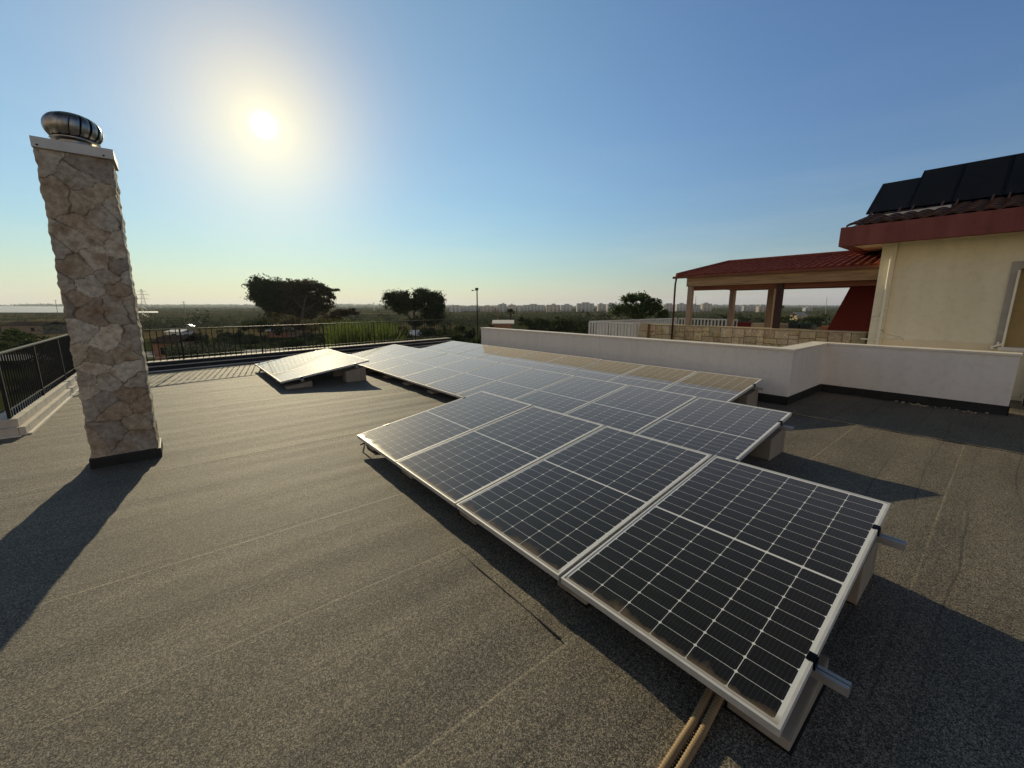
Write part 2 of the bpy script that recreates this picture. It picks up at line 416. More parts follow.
def panel_mat(name, W, H, dusty=True):
    t = NT(name)
    sep = t.n('ShaderNodeSeparateXYZ'); t.link(t.coords(), sep.inputs[0])
    x, y = sep.outputs[0], sep.outputs[1]
    mg = 0.026; mid = 0.006
    cw = (W - 2 * mg) / 6; ch = (H / 2 - mg - mid) / 10
    u = t.m_('DIVIDE', t.m_('SUBTRACT', y, mg), cw)
    xm = t.m_('ABSOLUTE', t.m_('SUBTRACT', x, H / 2))
    v = t.m_('DIVIDE', t.m_('SUBTRACT', xm, mid), ch)
    def dist(q, size):
        f = t.m_('FRACT', q)
        return t.m_('MULTIPLY', t.m_('MINIMUM', f, t.m_('SUBTRACT', 1.0, f)), size)
    du, dv = dist(u, cw), dist(v, ch)
    line = t.m_('MAXIMUM', t.m_('LESS_THAN', du, 0.0013), t.m_('LESS_THAN', dv, 0.0009))
    dia = t.m_('LESS_THAN', t.m_('ADD', du, dv), 0.0088)
    line = t.m_('MAXIMUM', line, dia)
    line = t.m_('MAXIMUM', line, t.m_('LESS_THAN', xm, mid))
    inside = t.m_('MULTIPLY', t.m_('MULTIPLY', t.m_('GREATER_THAN', u, 0.0), t.m_('LESS_THAN', u, 6.0)), t.m_('LESS_THAN', v, 10.0))
    white = t.m_('MAXIMUM', line, t.m_('SUBTRACT', 1.0, inside))
    bb = t.m_('FRACT', t.m_('MULTIPLY', u, 10.0))
    bus = t.m_('LESS_THAN', t.m_('ABSOLUTE', t.m_('SUBTRACT', bb, 0.5)), 0.055)
    tone = t.noise(t.mapping(t.coords(), (9, 1.2, 1)), 6, 2, 0.5)
    cell = t.ramp(tone, [(0.3, (0.0045, 0.0055, 0.0085)), (0.7, (0.009, 0.0105, 0.014))])
    cell = t.mix(t.m_('MULTIPLY', bus, 0.18), cell, (0.11, 0.11, 0.11))
    colr = t.mix(white, cell, (0.72, 0.72, 0.70))
    if dusty:
        oi = t.n('ShaderNodeObjectInfo')
        vo = t.n('ShaderNodeVectorMath', operation='ADD'); t.link(t.coords(), vo.inputs[0])
        cmb = t.n('ShaderNodeCombineXYZ'); t.link(t.m_('MULTIPLY', oi.outputs['Random'], 40.0), cmb.inputs[0]); t.link(cmb.outputs[0], vo.inputs[1])
        n1 = t.noise(vo.outputs[0], 5, 5, 0.65); n2 = t.noise(vo.outputs[0], 160, 2, 0.6)
        film = t.m_('MULTIPLY', t.m_('MULTIPLY', n1, n2), 0.035)
        edge = t.m_('SUBTRACT', 1.0, t.m_('DIVIDE', t.m_('SUBTRACT', x, 0.014), t.m_('ADD', 0.012, t.m_('MULTIPLY', t.m_('POWER', n1, 3.0), 0.30))))
        edge = t.m_('MULTIPLY', t.m_('MAXIMUM', t.m_('MINIMUM', edge, 1.0), 0.0), 0.75)
        spk = t.m_('GREATER_THAN', t.noise(vo.outputs[0], 75, 1, 0.5), 0.775)
        d = t.m_('MAXIMUM', t.m_('MAXIMUM', film, edge), t.m_('MULTIPLY', spk, 0.25))
        colr = t.mix(d, colr, (0.22, 0.16, 0.10))
        t.link(t.m_('ADD', 0.05, t.m_('MULTIPLY', d, 0.25)), t.p.inputs['Coat Roughness'])
        COATW = t.m_('SUBTRACT', 1.0, t.m_('MULTIPLY', d, 1.1))
    t.set(base=colr, rough=0.50, spec=0.009, coat=1.0)
    t.p.inputs['Sheen Weight'].default_value = 0.66; t.p.inputs['Sheen Roughness'].default_value = 0.31; t.p.inputs['Sheen Tint'].default_value = (1.0, 0.90, 0.76, 1)
    t.p.inputs['Coat IOR'].default_value = 1.48
    if dusty: t.link(COATW, t.p.inputs['Coat Weight'])
    return t.m
PW, PH = 1.04, 1.76
M['cells'] = panel_mat('solar_cells', PW, PH)
def black_cells():
    t = NT('black_solar_cells'); c = t.coords()
    f = t.noise(c, 3, 2, 0.5)
    t.set(base=t.ramp(f, [(0.3, (0.004, 0.005, 0.008)), (0.7, (0.008, 0.009, 0.013))]), rough=0.5, spec=0.12)
    return t.m
M['black_cells'] = black_cells()

def attr_mat(name, rough=0.9, bscale=80, bstr=0.3, mult=None):
    t = NT(name); a = t.n('ShaderNodeAttribute', attribute_name='tone')
    v = t.coords(); f = t.noise(v, 24, 7, 0.7); f2 = t.noise(v, 5.5, 5, 0.65)
    c = t.mix(1.0, a.outputs['Color'], t.ramp(f, [(0.28, (0.50, 0.48, 0.46)), (0.72, (1.28, 1.26, 1.22))]), 'MULTIPLY')
    c = t.mix(1.0, c, t.ramp(f2, [(0.30, (0.72, 0.60, 0.48)), (0.48, (1.0, 0.97, 0.92)), (0.72, (1.12, 1.12, 1.10))]), 'MULTIPLY')
    t.set(base=c, rough=rough, spec=0.2)
    t.bump(f, bstr * 0.9, 0.010, t.bump(t.noise(v, bscale, 5, 0.65), bstr, 0.012))
    return t.m
M['stone'] = attr_mat('crazy_paving_stone', bscale=45, bstr=0.25)
def leaf_mat(name, c, c2, trans=0.35):
    t = NT(name); oi = t.n('ShaderNodeObjectInfo'); g = t.n('ShaderNodeNewGeometry')
    f = t.noise(t.coords(), 0.9, 3, 0.6); r = g.outputs['Random Per Island']
    base = t.mix(t.m_('ADD', t.m_('MULTIPLY', f, 0.6), t.m_('MULTIPLY', r, 0.4)), c, c2)
    t.set(base=base, rough=0.85, spec=0.08)
    tr = t.n('ShaderNodeBsdfTranslucent'); t.link(base, tr.inputs['Color'])
    mx = t.n('ShaderNodeMixShader'); mx.inputs[0].default_value = trans
    t.link(t.p.outputs[0], mx.inputs[1]); t.link(tr.outputs[0], mx.inputs[2]); t.link(mx.outputs[0], t.out.inputs['Surface'])
    return t.m
M['pine'] = leaf_mat('pine_needles', (0.024, 0.036, 0.014), (0.056, 0.070, 0.026), 0.30)
M['cedar'] = leaf_mat('cedar_needles', (0.050, 0.047, 0.023), (0.105, 0.085, 0.042), 0.42)
M['leaf'] = leaf_mat('broad_leaves', (0.030, 0.055, 0.014), (0.085, 0.115, 0.030), 0.4)
M['reed'] = leaf_mat('reed_leaves', (0.07, 0.105, 0.022), (0.14, 0.17, 0.04), 0.5)
M['olive'] = leaf_mat('olive_leaves', (0.036, 0.048, 0.025), (0.070, 0.082, 0.046), 0.2)
M['shrub'] = leaf_mat('shrub_leaves', (0.022, 0.036, 0.012), (0.055, 0.068, 0.024), 0.35)
M['brown_shrub'] = leaf_mat('dry_shrub_leaves', (0.05, 0.035, 0.02), (0.09, 0.06, 0.035), 0.3)
M['bark'] = rough_mat('bark', (0.09, 0.065, 0.045), 0.35, 6, 0.95, 0.5, 20)

# ------------------------------------------------------------------ ground and roads
GZ = -4.0
def gz(x, y):
    """ground level: falls away from the houses to a low plain, then climbs gently to the horizon"""
    d = math.hypot(x, y)
    t = min(max((d - 60) / 440, 0), 1); t = t * t * (3 - 2 * t)
    u = min(max((d - 1500) / 3500, 0), 1); az = math.atan2(x, y)
    up = 20 + 4 * math.sin(3 * az + 1) + 3 * math.sin(7 * az)
    return GZ - 11.5 * t + up * u * u * (3 - 2 * u)
def ground_mat():
    t = NT('farmland'); c = t.coords()
    v = t.n('ShaderNodeTexVoronoi'); v.inputs['Scale'].default_value = 0.010; t.link(t.mapping(c, (1, 1.7, 1), rot=(0, 0, 0.4)), v.inputs['Vector'])
    sp = t.n('ShaderNodeSeparateColor'); t.link(v.outputs['Color'], sp.inputs[0])
    base = t.ramp(sp.outputs[0], [(0.0, (0.036, 0.046, 0.018)), (0.5, (0.055, 0.062, 0.027)), (0.8, (0.085, 0.078, 0.040)), (1.0, (0.14, 0.105, 0.062))])
    n = t.noise(c, 0.15, 6, 0.65)
    base = t.mix(1.0, base, t.ramp(n, [(0.3, (0.55, 0.58, 0.5)), (0.7, (1.25, 1.2, 1.1))]), 'MULTIPLY')
    n2 = t.noise(c, 2.5, 4, 0.6)
    base = t.mix(1.0, base, t.ramp(n2, [(0.3, (0.7, 0.7, 0.7)), (0.7, (1.2, 1.2, 1.2))]), 'MULTIPLY')
    t.set(base=base, rough=1.0, spec=0.0)
    return t.m
M['ground'] = ground_mat()
M['road'] = rough_mat('pale_asphalt', (0.16, 0.16, 0.17), 0.15, 0.6, 1.0, 0.1, 8, spec=0.05)
M['dirt'] = rough_mat('dirt_track', (0.24, 0.18, 0.12), 0.2, 0.4, 0.95, 0.1, 6)
GR = 7000
N = 192
rr_ = [0.0] + list(np.geomspace(6, GR, 70))
gv = [(0, 0, GZ)]
for r_ in rr_[1:]:
    for k in range(N):
        a_ = 2 * math.pi * k / N; x_, y_ = r_ * math.sin(a_), r_ * math.cos(a_)
        gv.append((x_, y_, gz(x_, y_)))
gf = []
for i_ in range(1, len(rr_) - 1):
    for k in range(N):
        p_ = 1 + (i_ - 1) * N + k; q_ = 1 + (i_ - 1) * N + (k + 1) % N
        gf.append((p_, p_ + N, q_ + N, q_))
g = MB(); g.v = gv; g.f = gf + [tuple(range(1, N + 1))]
tag(g.build('ground', M['ground'], smooth=True), kind='structure')
rd = MB()
A = far(60, 352, 43); B = far(360, 352, 50); 
dr = (B - A).normalized(); nr = Vector((-dr.y, dr.x, 0))
A -= dr * 30; B += dr * 25
for P in (A, B): P.z = GZ + 0.004
rd.add([A, B, B + nr * 6.5, A + nr * 6.5], [(0, 1, 2, 3)])
tag(rd.build('lane', M['road']), kind='structure')

# ------------------------------------------------------------------ the roof we stand on
FAR_A = Vector((-1.72, 13.02)); FAR_ANG = R(12.0)
FD = Vector((math.cos(FAR_ANG), math.sin(FAR_ANG))); FN = Vector((-FD.y, FD.x))
def fary(x): return FAR_A.y + (x - FAR_A.x) * math.tan(FAR_ANG)
def height(X, Y):
    # rolled felt: 1 m strips laid along X, each lapping the next; slow ripples
    s = (Y - 1.15)
    k = np.floor(s); fr = s - k
    lap = 0.0038 * np.clip(fr / 0.985, 0, 1) * (fr < 0.991)
    rip = np.zeros_like(X)
    for i in range(26):
        ky = rng.uniform(8, 26); kx = rng.uniform(-1.2, 1.2); ph = rng.uniform(0, 6.28)
        rip += np.sin(ky * Y + kx * X + ph + 0.8 * np.sin(0.7 * X + i)) * rng.uniform(0.3, 1.0) / ky
    rip *= 0.022
    wr = np.zeros_like(X)          # fine creases across the rolls
    rw = np.random.default_rng(5)
    for y0_ in np.cumsum(rw.uniform(0.10, 0.42, 80)) - 5.0:
        wob = 0.02 * np.sin(0.9 * X + 7 * y0_) + 0.012 * np.sin(2.3 * X + 3 * y0_)
        amp = rw.uniform(0.0003, 0.0014) * (0.55 + 0.45 * np.sin(0.5 * X + 11 * y0_))
        wr += amp * np.exp(-((Y - y0_ - wob) / rw.uniform(0.014, 0.03)) ** 2)
    return lap + rip * 0.5 + wr
def sheet(name, x0, x1, y0, y1, dx, dy, keep=None):
    xs = np.linspace(x0, x1, int((x1 - x0) / dx) + 1)
    ys = list(np.arange(y0, y1, dy))
    for k in range(-8, 16):          # sharp laps
        for e in (0.0, 0.01):
            yy = 1.15 + k - e
            if y0 < yy < y1: ys.append(yy)
    ys = np.array(sorted(ys))
    X, Y = np.meshgrid(xs, ys)
    Z = height(X, Y)
    nx, ny = len(xs), len(ys)
    V = np.stack([X.ravel(), Y.ravel(), Z.ravel()], 1)
    i = np.arange((nx - 1) * (ny - 1)); r = i // (nx - 1); c = i % (nx - 1)
    a = r * nx + c
    F = np.stack([a, a + 1, a + nx + 1, a + nx], 1)
    if keep is not None:
        cx = V[F, 0].mean(1); cy = V[F, 1].mean(1)
        F = F[keep(cx, cy)]
    return V, F
V, F = sheet('roof_deck', -9.0, 14.0, -6.0, 15.4, 0.12, 0.018,
             lambda x, y: ~((x < -1.75) & (y > 7.85)) & (y < 13.02 + (x + 1.72) * math.tan(FAR_ANG) + 0.15) & ~((x > 7.7) & (y > 2.3)) & ~((x > 9.45) & (y > -0.05)))
deck = np_mesh('roof_deck', V, F, M['felt'], smooth=True)
tag(deck, kind='structure')
# laid-over cap strips and joints of the felt
jm = MB()
jm.box(1.270, 1.275, 1.17, 2.12, 0.0, 0.007)
o = jm.build('felt_joint', M['upturn']); tag(o, kind='structure')
jm = MB(); jm.box(7.00, 7.006, -3.0, 2.1, 0.0, 0.009); tag(jm.build('felt_joint', M['upturn']), kind='structure')
# body of the house under the roof
M['house'] = rough_mat('house_render', (0.55, 0.52, 0.46), 0.08, 1, 0.9, 0.1, 60)
hb = MB(); hb.prism([(-9.4, -6.4), (14.0, -6.4), (14.0, 2.0), (7.7, 2.0), (7.7, 14.6), (-1.6, 12.7), (-1.6, 7.9), (-9.4, 7.9)], 'z', GZ, -0.03)
o = hb.build('house_body', M['house']); tag(o, kind='structure')

# ------------------------------------------------------------------ kerbs (two steps) along the roof edge
def kerb_run(name, p, q, n, label, face='kerb', trim=((0, 0), (0, 0)), b0=0.06, b1=0.30):
    """p->q along the inner line, n points outwards; trim = (start, end) shortening of the lower and upper step"""
    p = Vector((*p, 0)); q = Vector((*q, 0)); n = Vector((*n, 0)).normalized()
    d = (q - p).normalized()
    t = empty(name, (p + q) / 2, label, 'kerb')
    for k_, (nm, a, b, h0, h1) in enumerate((('lower_step', 0.0, b0, 0, 0.115), ('upper_step', b0, b1, -0.05, 0.215))):
        mb = MB()
        c = (a + b) / 2; pp_ = p + d * trim[k_][0]; qq_ = q - d * trim[k_][1]
        mb.obox(pp_ + n * c + Vector((0, 0, (h0 + h1) / 2)), qq_ + n * c + Vector((0, 0, (h0 + h1) / 2)), b - a - 0.002, h1 - h0)
        o_ = mb.build(nm, M[face], t, bevel=0.006)
        if face != 'kerb':       # felt dressed up the risers, a pale stone edge on each tread
            mb = MB(); zz = h1 + 0.009
            mb.obox(pp_ + n * (c - 0.008) + Vector((0, 0, zz)), qq_ + n * (c - 0.008) + Vector((0, 0, zz)), b - a + 0.012, 0.017)
            mb.build('tread_edge', M['kerb'], o_, bevel=0.003)
    mb = MB(); mb.obox(p + d * 0.04 - n * 0.02 + Vector((0, 0, 0.01)), q - d * 0.04 - n * 0.02 + Vector((0, 0, 0.01)), 0.036, 0.02)
    mb.build('base_strip', M['coping'], t)
    return t
kerb_run('roof_kerb', (-1.60, 7.66), (-1.60, 13.0), (-1, 0), 'pale stepped stone kerb running past the stone chimney under the left railing', trim=((0, 0), (0.06, 0)))
kerb_run('roof_kerb', (-9.0, 7.66), (-1.60, 7.66), (0, 1), 'shaded stepped stone kerb at the left edge, square to the sunlit one', trim=((0, 0.062), (0, 0.302)))
fa = FAR_A
kerb_run('roof_kerb', tuple(fa + FD * 0.15), tuple(fa + FD * 11.2), tuple(FN), 'long stepped stone kerb at the far end of the roof under the long black railing', 'upturn', b0=0.085, b1=0.36)

# ------------------------------------------------------------------ railings
def railing(p, q, label, spacing=0.11, post_every=1.9, z0=0.215, htop=0.80, ends=(True, True)):
    p = Vector((*p, 0)); q = Vector((*q, 0)); L = (q - p).length; d = (q - p).normalized()
    t = empty('railing', p, label, 'railing')
    zt = z0 + htop
    MB().obox(p + Vector((0,0,zt)), q + Vector((0,0,zt)), 0.05, 0.022).build('top_rail', M['iron'], t, bevel=0.004)
    MB().obox(p + Vector((0,0,z0 + 0.10)), q + Vector((0,0,z0 + 0.10)), 0.03, 0.012).build('bottom_rail', M['iron'], t)
    npost = max(1, round(L / post_every))
    for i in range(npost + 1):
        if (i == 0 and not ends[0]) or (i == npost and not ends[1]): continue
        c = p + d * (L * i / npost)
        MB().obox(c + Vector((0,0,z0 - 0.01)), c + Vector((0,0,zt - 0.011)), 0.035, 0.035, (0, 1, 0.01)).build('post', M['iron'], t)
    proto = None
    nb = int(L / spacing)
    for i in range(1, nb):
        c = p + d * (L * i / nb)
        if min(abs((L * i / nb) - L * k / npost) for k in range(npost + 1)) < 0.045: continue
        if proto is None:
            mb = MB(); mb.tube((0,0,0.0), (0,0,htop - 0.011), 0.0095, n=6)
            for zz in (0.28, 0.60): mb.lathe([(0.007, zz - 0.018), (0.015, zz), (0.007, zz + 0.018)], 6)
            proto = mb.build('baluster', M['iron'], t, world=False); proto.location = (c - p) + Vector((0, 0, z0))
        else:
            b = proto.copy(); col.objects.link(b); b.parent = t; b.location = (c - p) + Vector((0, 0, z0))
    return t
railing((-1.735, 7.80), (-1.735, 13.02), 'black iron railing on the sunlit kerb beside the stone chimney, its top rail shining', ends=(True, False))
railing((-9.0, 7.80), (-1.77, 7.80), 'black iron railing that turns the corner at the left edge of the picture', ends=(False, False))
ra = fa + FN * 0.2
railing(tuple(ra), tuple(ra + FD * 11.3), 'long black iron railing across the far end of the roof, in front of the trees', spacing=0.128)

# ------------------------------------------------------------------ white parapet
PT = 0.25
pa = empty('parapet_wall', (7.56, 2.16, 0), 'white rendered parapet wall with pale coping, stepping back beside the solar panels', 'parapet')
zc = 0.885
w = MB()
# plan outline (inner line first)
plan = [(7.56, 10.76), (7.56, 2.14), (9.35, 2.14), (9.35, -0.15), (9.60, -0.15), (9.60, 2.39), (7.81, 2.39), (7.81, 10.76)]
w.prism(plan, 'z', -0.02, zc); w.build('wall', M['white_wall'], pa, bevel=0.006)
e = 0.02
cp = [(7.56-e, 10.76+e), (7.56-e, 2.14-e), (9.35-e, 2.14-e), (9.35-e, -0.15-e), (9.60+e, -0.15-e), (9.60+e, 2.39+e), (7.81+e, 2.39+e), (7.81+e, 10.76+e)]
w = MB(); w.prism(cp, 'z', zc, zc + 0.035); w.build('coping', M['coping'], pa, bevel=0.005)
w = MB()
u = 0.012; hu = 0.145
w.box(7.56-u, 7.558, 2.14-u, 10.76, -0.01, hu); w.box(7.56, 9.35-u, 2.14-u, 2.138, -0.01, hu); w.box(9.35-u, 9.348, -0.15-u, 2.126, -0.01, hu); w.box(9.35-u, 9.6, -0.15-u, -0.152, -0.01, hu)
w.build('felt_upturn', M['upturn'], pa)
# low wall behind, right edge
pb = empty('parapet_wall', (10.6, -2, 0), 'short stretch of white parapet with pale coping, in a dark recess at the right edge', 'parapet')
MB().box(10.55, 10.8, -6.0, -0.3, -0.02, zc).build('wall', M['white_wall'], pb, bevel=0.005)
MB().box(10.53, 10.82, -6.0, -0.28, zc, zc+0.035).build('coping', M['coping'], pb, bevel=0.004)
MB().box(10.538, 10.548, -6.0, -0.3, -0.01, 0.3).build('felt_upturn', M['upturn'], pb)
deb = MB()
for i in range(26):
    y = rng.uniform(0.0, 1.1); x = 9.22 + rng.uniform(-0.10, 0.08); r = rng.uniform(0.008, 0.028)
    deb.obox((x - r, y, 0.012), (x + r, y + rng.uniform(-r, r), 0.014 + rng.uniform(0, 0.01)), r * 1.3, 0.008)
tag(deb.build('dry_leaves', M['tan']), 'scattered pale dry leaves lying on the dark felt at the foot of the white parapet', 'leaves', kind='stuff')

# ------------------------------------------------------------------ stone chimney
def voro(n, x0, x1, z0, z1, seed):
    r = np.random.default_rng(seed); pts = []
    tries = 0
    while len(pts) < n and tries < 20000:
        q = np.array([r.uniform(x0, x1), r.uniform(z0, z1)]); tries += 1
        if all(np.hypot(*((q - p) * np.array([1, 1.15]))) > 0.115 for p in pts): pts.append(q)
    return np.array(pts)
STONE_C = np.array([(0.42,0.36,0.28),(0.46,0.41,0.34),(0.36,0.32,0.27),(0.40,0.33,0.25),(0.48,0.44,0.38),(0.35,0.28,0.21),(0.44,0.38,0.29),(0.38,0.34,0.29),(0.50,0.45,0.37)])
ch = empty('chimney', (-0.54, 5.8, 0), 'tall chimney clad in irregular beige crazy-paving stones, with a steel cowl on top', 'chimney')
CX0, CX1, CY0, CY1, CZ0, CZ1 = -0.797, -0.302, 5.63, 6.02, 0.095, 2.965
vv = []; ff = []; cc = []
def face_grid(uax, u0, u1, fixed, outw, seed):
    du = 0.009
    nu = int((u1 - u0) / du); nz = int((CZ1 - CZ0) / du)
    us = np.linspace(u0, u1, nu + 1); zs = np.linspace(CZ0, CZ1, nz + 1)
    U, Z = np.meshgrid(us, zs)
    pts = voro(int((u1 - u0) * (CZ1 - CZ0) / 0.030), u0 - 0.02, u1 + 0.02, CZ0, CZ1, seed)
    r = np.random.default_rng(seed + 5)
    wu = U + 0.011 * np.sin(23 * Z + 3 * U) + 0.006 * np.sin(57 * Z + 41 * U + 1) + 0.002 * np.sin(150 * Z + 60 * U)
    wz = Z + 0.011 * np.sin(21 * U + 2 + 4 * Z) + 0.006 * np.sin(48 * U + 37 * Z) + 0.002 * np.sin(140 * U - 50 * Z)
    D = np.sqrt((wu[..., None] - pts[:, 0]) ** 2 + ((wz[..., None] - pts[:, 1]) * 1.12) ** 2)
    o = np.argsort(D, axis=-1); i1 = o[..., 0]
    d1 = np.take_along_axis(D, o[..., :1], -1)[..., 0]; d2 = np.take_along_axis(D, o[..., 1:2], -1)[..., 0]
    edge = d2 - d1
    bulge = np.clip(edge / 0.012, 0, 1) ** 0.5
    hs = r.uniform(0.0, 0.004, len(pts)); tx = r.uniform(-0.02, 0.02, (len(pts), 2))
    out = bulge * (0.0045 + hs[i1]) + bulge * ((U - pts[i1, 0]) * tx[i1, 0] + (Z - pts[i1, 1]) * tx[i1, 1])
    out += 0.0012 * np.sin(90 * U + 60 * Z) * np.sin(70 * Z) * bulge
    ci = r.integers(0, len(STONE_C), len(pts)); br = r.uniform(0.82, 1.12, len(pts))
    cstone = STONE_C[ci] * br[:, None] * 1.12
    c = cstone[i1]
    # rusty staining inside some stones
    sv = 0.7 * np.clip(np.sin(19 * U + 7 * Z + i1) * np.sin(23 * Z - 5 * U + 2 * i1) - 0.3, 0, 1) * (r.uniform(0, 1, len(pts)) > 0.45)[i1]
    c = c * (1 - sv[..., None]) + np.array([0.26, 0.14, 0.07]) * sv[..., None]
    jw = 0.009 + 0.005 * np.sin(9 * U + 5 * Z + 1) * np.sin(7 * Z - 4 * U)
    mort = (np.clip(1.15 - edge / np.maximum(jw, 0.002), 0, 1) * 1.0)[..., None]
    c = c * (1 - mort) + np.array([0.13, 0.105, 0.08]) * mort
    # the shaft narrows a little towards the top; rounded rough arrises
    tk = (Z - CZ0) / (CZ1 - CZ0)
    rim = np.minimum(np.minimum((U - u0), (u1 - U)) / 0.012, 1.0)
    out = out * np.clip(rim, 0.0, 1.0)
    sgn = outw
    if uax == 'x':
        Xc = (u0 + u1) / 2
        P = np.stack([U + tk * (0.034 - 0.012 * (U - u0) / (u1 - u0)), np.full_like(U, fixed) + sgn * out, Z], -1)
    else:
        P = np.stack([np.full_like(U, fixed) + sgn * out + tk * (0.034 if sgn < 0 else 0.022), U, Z], -1)
    base = sum(len(q) for q in vv)
    vv.append(P.reshape(-1, 3)); cc.append(c.reshape(-1, 3))
    n1 = nu + 1; a = (np.arange(nz)[:, None] * n1 + np.arange(nu)[None, :]).ravel() + base
    F = np.stack([a, a + 1, a + n1 + 1, a + n1], 1)
    if (uax == 'x') == (outw > 0): F = F[:, ::-1]
    ff.append(F)
def jag(x): return x
face_grid('x', CX0, CX1, CY0, -1, 3)
face_grid('x', CX0, CX1, CY1, 1, 13)
face_grid('y', CY0, CY1, CX0, -1, 23)
face_grid('y', CY0, CY1, CX1, 1, 33)
VV = np.concatenate(vv); 
# rough the four vertical corners so that the outline is uneven
kz = VV[:, 2]
def rough1(z, s): return 0.004 * np.sin(17 * z + s) + 0.0035 * np.sin(41 * z + 2 * s) + 0.002 * np.sin(83 * z + 3 * s)
cxm, cym = (CX0 + CX1) / 2 + 0.01, (CY0 + CY1) / 2
edgeL = np.exp(-((VV[:, 0] - CX0 - 0.02 * (kz - CZ0) / 2.87) / 0.05) ** 2); edgeR = np.exp(-((VV[:, 0] - CX1 - 0.02 * (kz - CZ0) / 2.87) / 0.05) ** 2)
VV[:, 0] -= edgeL * rough1(kz, 1.3); VV[:, 0] += edgeR * rough1(kz, 4.1)
sh = np_mesh('stone_shaft', VV, np.concatenate(ff), M['stone'], ch, smooth=True)
ca = sh.data.color_attributes.new('tone', 'FLOAT_COLOR', 'POINT')
ca.data.foreach_set('color', np.concatenate([np.concatenate(cc), np.ones((len(VV), 1))], 1).astype(np.float32).ravel())
sk = MB(); sk.box(CX0 - 0.022, CX1 + 0.03, CY0 - 0.03, CY1 + 0.03, -0.01, 0.105); sk.build('felt_skirt', M['upturn'], ch, bevel=0.012)
tr = MB(); tr.box(CX0 + 0.024, CX1 + 0.050, CY0 - 0.03, CY1 + 0.03, 2.955, 3.042); tr.build('cap_tray', M['white_metal'], ch, bevel=0.003)
sc_ = MB()
for xx in (CX0 + 0.06, CX1 - 0.02): sc_.tube((xx, CY0 - 0.032, 2.975), (xx, CY0 - 0.026, 2.975), 0.008, n=8)
sc_.build('screw', M['rubber'], ch)
# turbine cowl
cw_ = empty('chimney_cowl', (-0.515, 5.80, 3.042), None); cw_.name = 'cowl'
cw_.parent = ch; cw_.location = Vector((-0.515, 5.80, 3.042)) - ch.location
KIDS.setdefault(ch.name, []).append(cw_.name)
n_ = MB(); n_.lathe([(0.16, 3.042), (0.155, 3.06), (0.12, 3.065), (0.12, 3.10)], 32, (-0.515, 5.80)); n_.build('neck', M['steel'], cw_, smooth=False)
cxw, cyw = -0.51, 5.80
bl = MB(); nb = 16
for k in range(nb):
    t0 = 2 * math.pi * k / nb
    vs_ = []
    for j in range(11):
        ph = -1.2 + 2.45 * j / 10
        r = 0.198 * max(math.cos(ph), 0.05) ** 0.55; z = 3.205 + 0.118 * math.sin(ph)
        for dt, rr in ((0.0, 1.0), (0.14, 1.01), (0.28, 0.985), (0.37, 0.95), (0.43, 0.86)):
            a = t0 + dt + 0.10 * math.sin(ph)
            vs_.append((cxw + r * rr * math.cos(a), cyw + r * rr * math.sin(a), z))
    fs_ = []
    for j in range(10):
        for i in range(4):
            fs_.append((j*5+i, j*5+i+1, (j+1)*5+i+1, (j+1)*5+i))
    bl.add(vs_, fs_)
bo = bl.build('turbine_blades', M['steel'], cw_, smooth=True)
tp = MB(); tp.lathe([(0.125, 3.300), (0.11, 3.318), (0.07, 3.330), (0.01, 3.334)], 28, (cxw, cyw)); tp.build('top_cap', M['steel'], cw_, smooth=True)
tp = MB(); tp.lathe([(0.15, 3.09), (0.17, 3.105), (0.15, 3.112)], 28, (cxw, cyw)); tp.build('collar_ring', M['steel'], cw_, smooth=True)
tp = MB(); tp.lathe([(0.15, 3.10), (0.175, 3.15), (0.18, 3.2), (0.17, 3.26), (0.12, 3.305)], 28, (cxw, cyw)); tp.build('inner_drum', M['rubber'], cw_, smooth=True)

# ------------------------------------------------------------------ solar panels on the roof
TILT = R(8.96); PITCHP = PW + 0.02
def make_panel():
    r = empty('solar_panel', (0, 0, 0))
    f = MB(); l, h = 0.0115, 0.036
    f.box(0, l, 0, PW, -h, 0); f.box(PH - l, PH, 0, PW, -h, 0)
    f.box(l, PH - l, 0, l, -h, 0); f.box(l, PH - l, PW - l, PW, -h, 0)
    f.box(l, l + 0.02, l, PW - l, -h, -h + 0.002); f.box(PH - l - 0.02, PH - l, l, PW - l, -h, -h + 0.002)
    f.build('frame', M['alu'], r, world=False)
    gl = MB(); gl.box(l, PH - l, l, PW - l, -0.0075, -0.0025); gl.build('cell_glass', M['cells'], r, world=False)
    jb = MB(); jb.box(PH * 0.5 - 0.05, PH * 0.5 + 0.05, PW * 0.5 - 0.04, PW * 0.5 + 0.04, -0.03, -0.009); jb.build('junction_box', M['rubber'], r, world=False)
    return r
proto = make_panel(); used = False
ORD = ['first', 'second', 'third', 'fourth', 'fifth', 'sixth', 'seventh', 'eighth', 'ninth', 'tenth']
def place_panel(x, y, z, label, group):
    global used
    o = proto if not used else copy_tree(proto)
    used = True
    o.location = (x, y, z); o.rotation_euler = (rng.normal(0, 0.0012), -TILT + rng.normal(0, 0.0012), 0)
    tag(o, label, 'solar panel', group)
    return o
rows = [
    ('nearest row', 1.442, 0.302, 0.165, list(range(0, 4))),
    ('short row', 1.442, 0.302, 0.165, list(range(8, 11))),
    ('middle row', 3.417, 1.400, 0.165, list(range(0, 10))),
    ('row under the parapet', 5.464, 2.415, 0.166, list(range(0, 9))),
]
RAILS = (0.20, 0.80)
